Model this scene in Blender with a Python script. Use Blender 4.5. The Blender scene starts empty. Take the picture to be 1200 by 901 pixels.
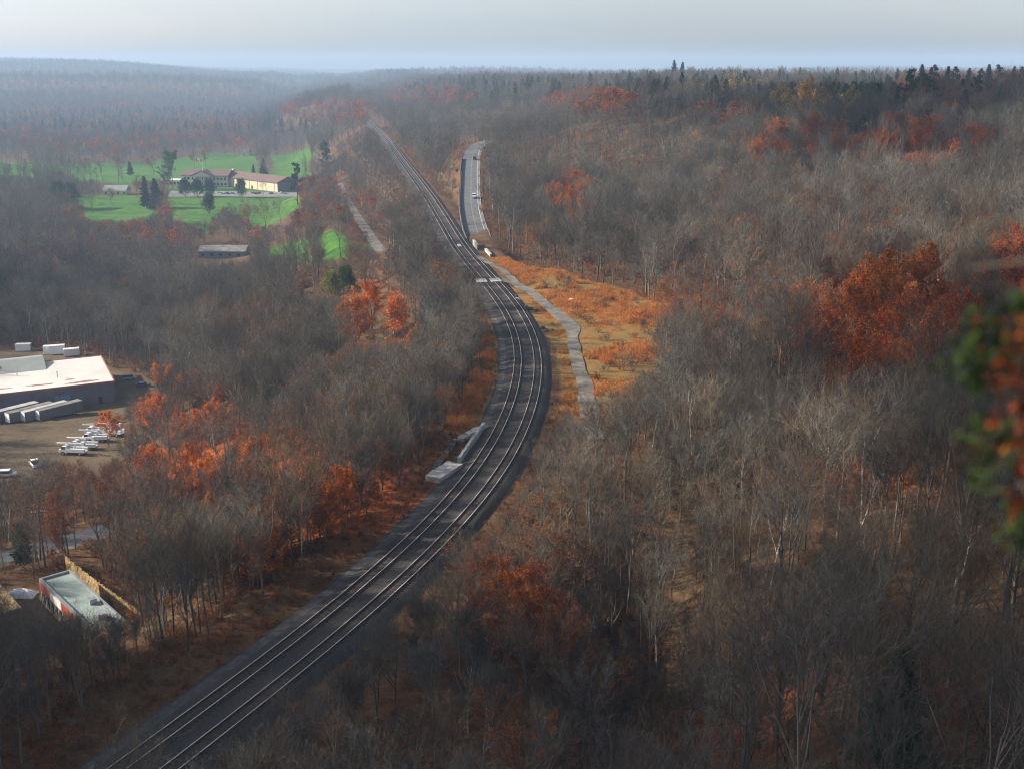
import bpy, math, random
import numpy as np
from mathutils import Vector

R = math.radians
SC = bpy.context.scene
COL = SC.collection

# ------------------------------------------------------------------ camera, sky, sun, exposure
CAMZ = 60.0
FPX = 1300.0
PITCH = R(15.99)
cam_d = bpy.data.cameras.new('camera')
cam = bpy.data.objects.new('camera', cam_d)
COL.objects.link(cam)
cam.location = (0, 0, CAMZ)
cam.rotation_euler = (R(90) - PITCH, 0, 0)
cam_d.sensor_width = 36.0
cam_d.lens = 36.0 * FPX / 1200.0
cam_d.clip_start = 0.2
cam_d.clip_end = 60000
cam_d.dof.use_dof = True
cam_d.dof.focus_distance = 260
cam_d.dof.aperture_fstop = 0.9
SC.camera = cam

SUN_EL, SUN_AZ = 27.0, -84.0        # azimuth from +Y, clockwise positive
w = bpy.data.worlds.new('World')
SC.world = w
w.use_nodes = True
nt = w.node_tree
nt.nodes.clear()
sky = nt.nodes.new('ShaderNodeTexSky')
sky.sky_type = 'NISHITA'
sky.sun_disc = False
sky.sun_elevation = R(SUN_EL)
sky.sun_rotation = R(SUN_AZ)
sky.altitude = 0
sky.air_density = 1.0
sky.dust_density = 1.5
sky.ozone_density = 1.0
bg = nt.nodes.new('ShaderNodeBackground')
bg.inputs['Strength'].default_value = 0.092
hs = nt.nodes.new('ShaderNodeHueSaturation')
hs.inputs['Saturation'].default_value = 0.45
wo = nt.nodes.new('ShaderNodeOutputWorld')
nt.links.new(sky.outputs[0], hs.inputs['Color'])
tcw = nt.nodes.new('ShaderNodeTexCoord'); mpw = nt.nodes.new('ShaderNodeMapping'); mpw.inputs['Scale'].default_value = (1.2, 1.2, 9)
nzw = nt.nodes.new('ShaderNodeTexNoise'); nzw.inputs['Scale'].default_value = 2.2; nzw.inputs['Detail'].default_value = 5
crw = nt.nodes.new('ShaderNodeValToRGB')
crw.color_ramp.elements[0].position = .35; crw.color_ramp.elements[0].color = (.90, .965, 1.10, 1)
crw.color_ramp.elements[1].position = .7; crw.color_ramp.elements[1].color = (1.0, 1.01, 1.08, 1)
mxw = nt.nodes.new('ShaderNodeMix'); mxw.data_type = 'RGBA'; mxw.blend_type = 'MULTIPLY'; mxw.inputs['Factor'].default_value = 1
nt.links.new(tcw.outputs['Generated'], mpw.inputs['Vector']); nt.links.new(mpw.outputs[0], nzw.inputs['Vector']); nt.links.new(nzw.outputs['Fac'], crw.inputs['Fac'])
nt.links.new(hs.outputs[0], mxw.inputs['A']); nt.links.new(crw.outputs[0], mxw.inputs['B'])
nt.links.new(mxw.outputs['Result'], bg.inputs['Color'])
nt.links.new(bg.outputs[0], wo.inputs['Surface'])

sun_d = bpy.data.lights.new('sun', 'SUN')
sun_d.energy = 5.0
sun_d.angle = R(1.0)
sun_d.color = (1.0, 0.92, 0.80)
sun = bpy.data.objects.new('sun', sun_d)
COL.objects.link(sun)
SUN_DIR = Vector((math.sin(R(SUN_AZ)) * math.cos(R(SUN_EL)), math.cos(R(SUN_AZ)) * math.cos(R(SUN_EL)), math.sin(R(SUN_EL))))
sun.rotation_euler = SUN_DIR.to_track_quat('Z', 'Y').to_euler()
sun.location = (-400, 0, 300)

SC.view_settings.view_transform = 'Standard'
SC.view_settings.look = 'None'
SC.view_settings.exposure = 1.0
SC.view_settings.gamma = 1.0
SC.view_settings.use_curve_mapping = False
SC.cycles.use_denoising = True
SC.cycles.denoising_prefilter = 'NONE'
SC.cycles.denoising_input_passes = 'RGB_ALBEDO_NORMAL'
SC.cycles.filter_width = 1.15
SC.cycles.max_bounces = 4
SC.cycles.diffuse_bounces = 2
SC.cycles.glossy_bounces = 2
SC.cycles.volume_bounces = 0
SC.cycles.transparent_max_bounces = 4

# ------------------------------------------------------------------ helpers
CP, SP = math.cos(PITCH), math.sin(PITCH)

def ray(u, v):
    a = (u - 600.0) / FPX
    b = (450.5 - v) / FPX
    d = np.array([a, CP + b * SP, -SP + b * CP])
    return d / np.linalg.norm(d)

def at_z(u, v, z):
    d = ray(u, v)
    t = (z - CAMZ) / d[2]
    return np.array([d[0] * t, d[1] * t, z])

def at_y(u, v, y):
    d = ray(u, v)
    t = y / d[1]
    return np.array([d[0] * t, y, CAMZ + d[2] * t])

def proj(x, y, z):
    dz = z - CAMZ
    depth = y * CP - dz * SP
    upc = y * SP + dz * CP
    return 600 + FPX * x / depth, 450.5 - FPX * upc / depth

def sm(a, b, x):
    t = np.clip((x - a) / (b - a), 0, 1)
    return t * t * (3 - 2 * t)

def hash2(ix, iy, seed):
    n = (ix.astype(np.int64) * 374761393 + iy.astype(np.int64) * 668265263 + seed * 1442695041) & 0x7fffffff
    n = ((n ^ (n >> 13)) * 1274126177) & 0x7fffffff
    n = (n ^ (n >> 16))
    return (n & 0xffff) / 65535.0

def vnoise(x, y, sc, seed=0):
    x = np.asarray(x, float) / sc
    y = np.asarray(y, float) / sc
    ix, iy = np.floor(x), np.floor(y)
    fx, fy = x - ix, y - iy
    fx, fy = fx * fx * (3 - 2 * fx), fy * fy * (3 - 2 * fy)
    a = hash2(ix, iy, seed); b = hash2(ix + 1, iy, seed)
    c = hash2(ix, iy + 1, seed); d = hash2(ix + 1, iy + 1, seed)
    return (a * (1 - fx) + b * fx) * (1 - fy) + (c * (1 - fx) + d * fx) * fy - 0.5

def in_poly(px, py, poly):
    px = np.asarray(px, float); py = np.asarray(py, float)
    inside = np.zeros(px.shape, bool)
    n = len(poly)
    j = n - 1
    for i in range(n):
        xi, yi = poly[i][:2]; xj, yj = poly[j][:2]
        c = ((yi > py) != (yj > py)) & (px < (xj - xi) * (py - yi) / (yj - yi + 1e-12) + xi)
        inside ^= c
        j = i
    return inside

def resample(pts, step, smooth=0):
    pts = np.array(pts, float)
    P = np.vstack([2 * pts[0] - pts[1], pts, 2 * pts[-1] - pts[-2]])
    out = []
    for i in range(1, len(P) - 2):
        for t in np.linspace(0, 1, 24, endpoint=False):
            out.append(0.5 * (2 * P[i] + (P[i + 1] - P[i - 1]) * t + (2 * P[i - 1] - 5 * P[i] + 4 * P[i + 1] - P[i + 2]) * t * t
                              + (-P[i - 1] + 3 * P[i] - 3 * P[i + 1] + P[i + 2]) * t ** 3))
    out.append(P[-2])
    out = np.array(out)
    seg = np.r_[0, np.cumsum(np.linalg.norm(np.diff(out, axis=0), axis=1))]
    n = max(2, int(seg[-1] / step))
    tt = np.linspace(0, seg[-1], n)
    r = np.stack([np.interp(tt, seg, out[:, k]) for k in range(out.shape[1])], 1)
    for _ in range(smooth):
        q = r.copy()
        q[1:-1] = (r[:-2] + r[1:-1] * 2 + r[2:]) / 4
        r = q
    return r

# ------------------------------------------------------------------ the railway line and the roads, as centre lines on the ground
TR_PX = [(172, 901), (286, 815), (400, 730), (470, 665), (535, 603), (564, 568), (590, 527), (611, 480), (621, 430), (616, 397), (600, 363),
         (573, 330), (541, 293), (521, 260), (500, 227), (475, 193), (450, 160), (433, 143)]
trk = [at_z(u, v, 0)[:2] for u, v in TR_PX]
d0 = trk[0] - trk[2]; d0 /= np.linalg.norm(d0)
trk = [trk[0] + d0 * 220, trk[0] + d0 * 90] + trk
d1 = trk[-1] - trk[-3]; d1 /= np.linalg.norm(d1)
trk += [trk[-1] + d1 * 700, trk[-1] + d1 * 2200, trk[-1] + d1 * 6000]
TRK = resample(trk[:-2], 3.0, 60)
TRK_C = np.vstack([resample(trk[:-2], 12.0, 4), trk[-2][None], trk[-1][None]])

def track_s(X, Y):
    """signed distance to the right of the line, vectorised"""
    X = np.asarray(X, float); Y = np.asarray(Y, float)
    sh = X.shape
    X = X.ravel(); Y = Y.ravel()
    A = TRK_C[:-1]; B = TRK_C[1:]
    D = B - A
    L2 = (D ** 2).sum(1)
    out = np.empty(len(X))
    for k in range(0, len(X), 20000):
        x = X[k:k + 20000, None]; y = Y[k:k + 20000, None]
        t = np.clip(((x - A[:, 0]) * D[:, 0] + (y - A[:, 1]) * D[:, 1]) / L2, 0, 1)
        qx = x - A[:, 0] - t * D[:, 0]; qy = y - A[:, 1] - t * D[:, 1]
        d2 = qx ** 2 + qy ** 2
        j = d2.argmin(1)
        r = np.arange(len(j))
        cr = D[j, 1] * qx[r, j] - D[j, 0] * qy[r, j]
        out[k:k + 20000] = np.sqrt(d2[r, j]) * np.sign(cr)
    return out.reshape(sh)

RD_PX = [(592, 314, -4.0), (572, 299, -2.6), (558, 275, -.6), (550.5, 243, 3.0), (550, 217, 7.5), (551, 192, 12.5), (554, 177, 15.5), (561, 169, 17.5), (575, 165, 19)]
ROAD = resample([at_z(u, v, z) for u, v, z in RD_PX], 3.0, 6)
RD2_PX = [(470, 322, -17), (455, 305, -18), (441, 287, -19), (428, 268, -20.5), (416, 250, -22), (405, 232, -24), (398, 215, -25)]
ROAD2 = resample([at_z(u, v, z) for u, v, z in RD2_PX], 4.0, 6)
PATH_PX = [(580, 327, 0), (603, 331, 0), (625, 345, 0), (647, 361, 0), (668, 381, 0), (671, 400, 0), (675, 422, 0), (682, 445, 0), (690, 478, 0), (700, 515, 0)]
PATH = resample([at_z(*p) for p in PATH_PX], 2.0, 4)
PATH2 = resample([at_z(*p) for p in [(560, 300, .2), (578, 311, .2), (596, 322, 0), (614, 336, 0), (630, 348, 0)]], 2.0, 2)
RD3_PX = [(-60, 672, -24), (0, 655, -24), (60, 637, -24), (130, 620, -24), (190, 602, -24), (250, 585, -24)]
ROAD3 = resample([at_z(*p) for p in RD3_PX], 3.0, 4)

def line_near(X, Y, line):
    X = np.asarray(X, float); Y = np.asarray(Y, float)
    dd = np.full(X.shape, 1e9); zz = np.zeros(X.shape)
    lo = line[:, :2].min(0) - 60; hi = line[:, :2].max(0) + 60
    m = (X > lo[0]) & (X < hi[0]) & (Y > lo[1]) & (Y < hi[1])
    if m.any():
        d2 = (X[m][:, None] - line[:, 0]) ** 2 + (Y[m][:, None] - line[:, 1]) ** 2
        j = d2.argmin(1)
        dd[m] = np.sqrt(d2[np.arange(len(j)), j]); zz[m] = line[j, 2]
    return dd, zz

FLATS = []   # (x, y, radius, z): building pads

def terrain(X, Y):
    X = np.asarray(X, float); Y = np.asarray(Y, float)
    s = track_s(X, Y)
    WL = 155 - 60 * sm(260, 700, Y) + 200 * sm(1500, 2000, Y)
    left = -42 * np.sin(np.clip((-s - 10) / WL, 0, 1) * math.pi / 2) ** 1.15
    W = 215 - 50 * sm(350, 600, Y)
    right = (48 - 16 * sm(200, 470, Y)) * sm(0, 1, (s - 27) / W)
    h = np.where(s < 0, left, right)
    rough = sm(16, 60, np.abs(s))
    h = h + rough * (vnoise(X, Y, 45, 1) * 4 + vnoise(X, Y, 17, 2) * 1.3)
    gul = np.abs(vnoise(X * 1.0, Y * 0.6, 60, 3))
    h = h - sm(40, 90, s) * (1 - sm(170, 230, s)) * (1 - sm(0, 0.22, gul)) * 3.5
    h = h + sm(120, 260, s) * (-4 * sm(650, 1200, Y) - 9 * sm(1500, 2800, Y) + vnoise(X, Y, 230, 4) * 17 * sm(600, 1000, Y) + vnoise(X, Y, 600, 14) * 34 * sm(1300, 2200, Y))
    # land rising beyond the valley floor on the left
    far = sm(-120, -260, s)
    ang = X / np.maximum(Y, 1)
    h = h + far * (46 * sm(1800, 3100, Y) + vnoise(X, Y, 520, 5) * 46 * sm(1500, 2600, Y))
    tgt = np.interp(ang, [-.9, -.46, -.3, -.15, 0, .25, .46], [78, 70, 42, 4, 8, 16, 24]) + vnoise(X, Y, 600, 6) * 42 + vnoise(X, Y, 1800, 7) * 26
    kf = sm(3300, 5200, Y)
    h = h * (1 - kf) + tgt * kf
    h = h + 24 * np.exp(-((X + 300) / 75) ** 2 - ((Y - 1680) / 170) ** 2)
    # the wooded knoll right of the climbing road and the hollow behind it
    h = h + 17 * np.exp(-((X - 55) / 75) ** 2 - ((Y - 640) / 95) ** 2) * sm(25, 60, s) - 12 * np.exp(-((X - 150) / 120) ** 2 - ((Y - 830) / 80) ** 2)
    h = h + 9 * np.exp(-((X - 150) / 55) ** 2 - ((Y - 470) / 70) ** 2) - 6 * np.exp(-((X - 105) / 45) ** 2 - ((Y - 390) / 40) ** 2)
    # ravine under the cliff
    dx = X - 16 - (Y - 105) * 0.1
    h = h - 9 * np.exp(-(dx / 11) ** 2) * sm(70, 90, Y) * (1 - sm(125, 165, Y))
    # the cliff the photographer stands on
    ax, ay, bx, by = 0, 0, 300, -150
    t = np.clip((X * bx + Y * by) / (bx * bx + by * by), 0, 1)
    dc = np.hypot(X - t * bx, Y - t * by)
    h = np.maximum(h, 58.4 - np.maximum(dc - 1.7, 0) * 1.22)
    # flat pads and roads cut into the ground
    for (x0, y0, r0, z0) in FLATS:
        k = 1 - sm(r0, r0 + 14, np.hypot(X - x0, Y - y0))
        h = h * (1 - k) + z0 * k
    for line, half, wid in ((ROAD, 6.0, 26.0), (ROAD2, 6, 16), (ROAD3, 6, 12), (PATH, 5, 10), (PATH2, 4, 8)):
        dd, zz = line_near(X, Y, line)
        k = 1 - sm(half, half + wid, dd)
        if line is ROAD:
            k = k * sm(11, 20, np.abs(s))
        h = h * (1 - k) + (zz - 0.12) * k
    k = 1 - sm(8.5, 14, np.abs(s))
    h = h * (1 - k) + (-0.55) * k
    return h

def hit(u, v, zoff=0.0):
    """first point of the ground on the ray through a picture position"""
    d = ray(u, v)
    t = np.geomspace(25, 9000, 900)
    P = d[None] * t[:, None]; P[:, 2] += CAMZ
    g = terrain(P[:, 0], P[:, 1]) + zoff
    k = np.where(P[:, 2] <= g)[0]
    if not len(k):
        return P[-1]
    i = k[0]
    if i == 0: return P[0]
    a, b = t[i - 1], t[i]
    for _ in range(12):
        m = (a + b) / 2
        p = d * m
        if p[2] + CAMZ <= float(terrain(p[0], p[1])) + zoff: b = m
        else: a = m
    p = d * b; p[2] += CAMZ
    return p

def zt(x, y):
    return float(terrain(x, y))

# ------------------------------------------------------------------ mesh helpers
class MB:
    def __init__(s):
        s.v = []; s.f = []; s.m = []
    def quadbox(s, c, X, Y, Z, hx, hy, hz, mi=0):
        c, X, Y, Z = map(np.array, (c, X, Y, Z))
        b = len(s.v)
        for sx, sy, sz in ((-1, -1, -1), (1, -1, -1), (1, 1, -1), (-1, 1, -1), (-1, -1, 1), (1, -1, 1), (1, 1, 1), (-1, 1, 1)):
            s.v.append(tuple(c + X * hx * sx + Y * hy * sy + Z * hz * sz))
        for f in ((0, 3, 2, 1), (4, 5, 6, 7), (0, 1, 5, 4), (1, 2, 6, 5), (2, 3, 7, 6), (3, 0, 4, 7)):
            s.f.append(tuple(b + i for i in f)); s.m.append(mi)
        return s
    def box(s, x0, x1, y0, y1, z0, z1, mi=0):
        return s.quadbox(((x0 + x1) / 2, (y0 + y1) / 2, (z0 + z1) / 2), (1, 0, 0), (0, 1, 0), (0, 0, 1), abs(x1 - x0) / 2, abs(y1 - y0) / 2, abs(z1 - z0) / 2, mi)
    def prism(s, poly, axis, a, b, mi=0):
        """poly of 2-D points extruded along axis 'x','y' or 'z' from a to b"""
        def P(p, t):
            return {'x': (t, p[0], p[1]), 'y': (p[0], t, p[1]), 'z': (p[0], p[1], t)}[axis]
        n = len(poly); k = len(s.v)
        for p in poly: s.v.append(P(p, a))
        for p in poly: s.v.append(P(p, b))
        s.f.append(tuple(k + i for i in range(n))); s.m.append(mi)
        s.f.append(tuple(k + n + i for i in reversed(range(n)))); s.m.append(mi)
        for i in range(n):
            j = (i + 1) % n
            s.f.append((k + i, k + n + i, k + n + j, k + j)); s.m.append(mi)
        return s
    def tube(s, a, b, r0, r1, n=8, mi=0, cap=True):
        a = np.array(a, float); b = np.array(b, float)
        d = b - a; d /= np.linalg.norm(d)
        p = np.cross(d, (0, 0, 1) if abs(d[2]) < .9 else (1, 0, 0)); p /= np.linalg.norm(p)
        q = np.cross(d, p); k = len(s.v)
        for c, r in ((a, r0), (b, r1)):
            for i in range(n):
                t = 2 * math.pi * i / n
                s.v.append(tuple(c + (p * math.cos(t) + q * math.sin(t)) * r))
        for i in range(n):
            j = (i + 1) % n
            s.f.append((k + i, k + j, k + n + j, k + n + i)); s.m.append(mi)
        if cap:
            s.f.append(tuple(k + i for i in reversed(range(n)))); s.m.append(mi)
            s.f.append(tuple(k + n + i for i in range(n))); s.m.append(mi)
        return s
    def build(s, name, mats, parent=None, smooth=False, link=True):
        return mesh_obj(name, s.v, s.f, mats, s.m, parent, smooth, link)

def raw_mesh(name, v, f, mats, mi=None, smooth=False):
    """numpy fast path: v (n,3), f list of arrays of one width, or list of tuples"""
    me = bpy.data.meshes.new(name)
    if isinstance(f, (list, tuple)) and len(f) and isinstance(f[0], np.ndarray):
        v = np.asarray(v, np.float32)
        me.vertices.add(len(v)); me.vertices.foreach_set('co', v.ravel())
        loops = np.concatenate([a.ravel() for a in f]).astype(np.int32)
        tot = np.concatenate([np.full(len(a), a.shape[1]) for a in f]).astype(np.int32)
        st = np.r_[0, np.cumsum(tot)[:-1]].astype(np.int32)
        me.loops.add(len(loops)); me.loops.foreach_set('vertex_index', loops)
        me.polygons.add(len(tot)); me.polygons.foreach_set('loop_start', st)
        me.polygons.foreach_set('loop_total', tot)
        if mi is not None:
            me.polygons.foreach_set('material_index', np.asarray(mi, np.int32))
        me.update(calc_edges=True)
        me.validate()
    else:
        me.from_pydata([tuple(map(float, p)) for p in v], [], f)
        if mi is not None:
            me.polygons.foreach_set('material_index', np.asarray(mi, np.int32))
    for m in (mats if isinstance(mats, (list, tuple)) else [mats]):
        me.materials.append(m)
    if smooth:
        me.polygons.foreach_set('use_smooth', [True] * len(me.polygons))
    return me

def mesh_obj(name, v, f, mats, mi=None, parent=None, smooth=False, link=True):
    o = bpy.data.objects.new(name, raw_mesh(name, v, f, mats, mi, smooth))
    if link: COL.objects.link(o)
    if parent: o.parent = parent
    return o

def tag(o, label=None, cat=None, group=None, kind=None):
    if label: o['label'] = label
    if cat: o['category'] = cat
    if group: o['group'] = group
    if kind: o['kind'] = kind
    return o

def thing(name, label, cat, loc=(0, 0, 0), rz=0.0, group=None):
    o = bpy.data.objects.new(name, None)
    COL.objects.link(o)
    o.empty_display_size = 0.3
    o.location = tuple(map(float, loc)); o.rotation_euler = (0, 0, rz)
    return tag(o, label, cat, group)

def copy_tree(o, parent=None):
    c = o.copy(); COL.objects.link(c)
    if parent: c.parent = parent
    for ch in o.children: copy_tree(ch, c)
    return c

# ------------------------------------------------------------------ materials
def mat(name, col=(.5, .5, .5), rough=0.8, metal=0.0, noise=None, bump=None, spec=0.3, emis=None):
    """noise = (scale, darker factor, lighter factor, detail) on Object coordinates"""
    m = bpy.data.materials.new(name); m.use_nodes = True
    n = m.node_tree.nodes; l = m.node_tree.links
    b = n['Principled BSDF']
    b.inputs['Base Color'].default_value = (*col, 1)
    b.inputs['Roughness'].default_value = rough
    b.inputs['Metallic'].default_value = metal
    b.inputs['Specular IOR Level'].default_value = spec
    if noise:
        tc = n.new('ShaderNodeTexCoord'); nz = n.new('ShaderNodeTexNoise'); cr = n.new('ShaderNodeValToRGB')
        nz.inputs['Scale'].default_value = noise[0]; nz.inputs['Detail'].default_value = 6
        nz.inputs['Roughness'].default_value = 0.65
        cr.color_ramp.elements[0].position = 0.3; cr.color_ramp.elements[1].position = 0.7
        cr.color_ramp.elements[0].color = (*[c * noise[1] for c in col], 1)
        cr.color_ramp.elements[1].color = (*[min(1, c * noise[2]) for c in col], 1)
        l.new(tc.outputs['Object'], nz.inputs['Vector']); l.new(nz.outputs['Fac'], cr.inputs['Fac'])
        l.new(cr.outputs['Color'], b.inputs['Base Color'])
        if bump:
            bp = n.new('ShaderNodeBump'); bp.inputs['Strength'].default_value = bump; bp.inputs['Distance'].default_value = 0.05
            l.new(nz.outputs['Fac'], bp.inputs['Height']); l.new(bp.outputs[0], b.inputs['Normal'])
    return m

def ramp_random(name, cols, rough=0.9, island=0.0, transl=0.0):
    """plant material: colour picked per object (times the object's own colour), jittered per leaf"""
    m = bpy.data.materials.new(name); m.use_nodes = True
    n = m.node_tree.nodes; l = m.node_tree.links
    b = n['Principled BSDF']
    b.inputs['Roughness'].default_value = rough
    b.inputs['Specular IOR Level'].default_value = 0.15
    oi = n.new('ShaderNodeObjectInfo'); cr = n.new('ShaderNodeValToRGB')
    cr.color_ramp.elements[0].position = 0; cr.color_ramp.elements[0].color = (*cols[0], 1)
    cr.color_ramp.elements[1].position = 1; cr.color_ramp.elements[1].color = (*cols[-1], 1)
    for i, c in enumerate(cols[1:-1]):
        e = cr.color_ramp.elements.new((i + 1) / (len(cols) - 1)); e.color = (*c, 1)
    l.new(oi.outputs['Random'], cr.inputs['Fac'])
    mx = n.new('ShaderNodeMix'); mx.data_type = 'RGBA'; mx.blend_type = 'MULTIPLY'
    mx.inputs['Factor'].default_value = 1
    l.new(cr.outputs['Color'], mx.inputs['A']); l.new(oi.outputs['Color'], mx.inputs['B'])
    out = mx.outputs['Result']
    if island:
        ge = n.new('ShaderNodeNewGeometry')
        mr = n.new('ShaderNodeMapRange'); mr.inputs['To Min'].default_value = 1 - island; mr.inputs['To Max'].default_value = 1 + island
        l.new(ge.outputs['Random Per Island'], mr.inputs['Value'])
        m2 = n.new('ShaderNodeMix'); m2.data_type = 'RGBA'; m2.blend_type = 'MULTIPLY'; m2.inputs['Factor'].default_value = 1
        l.new(out, m2.inputs['A']); l.new(mr.outputs[0], m2.inputs['B'])
        out = m2.outputs['Result']
    l.new(out, b.inputs['Base Color'])
    if transl:
        tr = n.new('ShaderNodeBsdfTranslucent'); ms = n.new('ShaderNodeMixShader'); ms.inputs[0].default_value = transl
        l.new(out, tr.inputs['Color'])
        l.new(b.outputs[0], ms.inputs[1]); l.new(tr.outputs[0], ms.inputs[2])
        l.new(ms.outputs[0], n['Material Output'].inputs['Surface'])
    return m

M = {}
M['bark'] = ramp_random('bark', [(.09, .078, .062), (.20, .18, .145), (.06, .052, .044), (.15, .135, .105)])
M['twig'] = ramp_random('twig', [(.052, .047, .042), (.14, .128, .10), (.078, .070, .062), (.20, .182, .145), (.12, .085, .062), (.092, .092, .086), (.15, .125, .085), (.066, .062, .062)], island=.35)
M['pale_bark'] = ramp_random('pale_bark', [(.5, .47, .42), (.62, .6, .55)])
M['russet'] = ramp_random('russet_leaf', [(.21, .065, .022), (.29, .095, .028), (.17, .062, .028), (.34, .13, .04)], island=.45, transl=.25)
M['orange'] = ramp_random('orange_leaf', [(.58, .155, .02), (.62, .19, .025), (.42, .13, .03)], island=.6, transl=.3)
M['red'] = ramp_random('red_leaf', [(.46, .105, .018), (.36, .085, .018), (.48, .16, .03)], island=.6, transl=.25)
M['yellow'] = ramp_random('yellow_leaf', [(.46, .30, .06), (.40, .27, .07)], island=.3, transl=.3)
M['green'] = ramp_random('green_leaf', [(.055, .11, .018), (.09, .13, .02), (.04, .085, .02)], island=.4, transl=.2)
M['needle'] = ramp_random('needles', [(.022, .050, .028), (.032, .065, .030), (.018, .042, .030), (.04, .07, .03)], island=.35)
M['brush'] = ramp_random('brush_leaf', [(.26, .085, .03), (.20, .10, .045), (.34, .12, .03), (.15, .09, .05), (.22, .14, .06)], island=.45, transl=.2)
M['tan'] = ramp_random('dry_grass', [(.50, .19, .04), (.40, .20, .07), (.54, .17, .03), (.42, .24, .08)], island=.35, transl=.25)

# ------------------------------------------------------------------ ground sheet
LAWN_PX = [
    [(70, 194), (150, 190), (250, 181), (302, 181), (302, 200), (250, 206), (200, 222), (140, 216), (75, 211)], [(318, 184), (378, 181), (380, 208), (318, 206)],
    [(70, 232), (120, 228), (200, 230), (205, 258), (180, 268), (100, 262), (72, 256)], [(198, 204), (262, 198), (350, 205), (354, 246), (340, 264), (300, 266), (262, 252), (240, 274), (215, 262), (200, 245)], [(-20, 189), (72, 191), (72, 210), (-20, 210)],
]
_OLD = [
    [(0, 186), (60, 190), (150, 191), (250, 180), (300, 178), (385, 180), (385, 232), (352, 262), (330, 282), (250, 290), (205, 268), (120, 266), (60, 268), (0, 266)],
]
LAWN_W = []
YARD_W = []

def build_ground():
    r = np.concatenate([[0.05, 1.0, 1.7, 2.4], np.geomspace(3.2, 48, 22), np.geomspace(50, 1100, 300)[0:], np.geomspace(1120, 16000, 130)])
    a = np.concatenate([np.linspace(-180, -64, 24, endpoint=False), np.linspace(-64, -34, 30, endpoint=False), np.linspace(-34, 34, 300, endpoint=False),
                        np.linspace(34, 64, 30, endpoint=False), np.linspace(64, 180, 24, endpoint=False)])
    A, RR = np.meshgrid(np.radians(a), r)
    X = np.sin(A) * RR; Y = np.cos(A) * RR
    Z = terrain(X, Y)
    nr, na = X.shape
    v = np.stack([X, Y, Z], -1).reshape(-1, 3)
    i = np.arange(nr - 1)[:, None] * na; j = np.arange(na)[None]; j2 = (j + 1) % na
    f = np.stack([i + j, i + j2, i + na + j2, i + na + j], -1).reshape(-1, 4)[:, ::-1]
    # masks
    s = track_s(X, Y)
    U, V = X * 0, X * 0
    lawn = np.zeros(X.shape)
    wob = vnoise(X, Y, 14, 21) * 10
    for poly in LAWN_W:
        lawn = np.maximum(lawn, in_poly(X + wob, Y + wob, poly).astype(float) * ((s < -66 + wob) | (Y < 600)))
    field = np.zeros(X.shape)
    for poly in FIELD_W:
        field = np.maximum(field, in_poly(X + wob * .3, Y + wob * .3, poly).astype(float))
    yard = np.zeros(X.shape)
    for poly in YARD_W:
        yard = np.maximum(yard, in_poly(X + wob * .3, Y + wob * .3, poly).astype(float))
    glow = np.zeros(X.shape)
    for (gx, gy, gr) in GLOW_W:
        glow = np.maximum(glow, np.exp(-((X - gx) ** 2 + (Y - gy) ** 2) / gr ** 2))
    me = raw_mesh('ground', v, [f], [ground_material()], None, True)
    ca = me.color_attributes.new('mask', 'FLOAT_COLOR', 'POINT')
    ca.data.foreach_set('color', np.stack([lawn, field, yard, glow], -1).astype(np.float32).ravel())
    o = bpy.data.objects.new('ground', me); COL.objects.link(o)
    tag(o, kind='structure')
    return o

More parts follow.
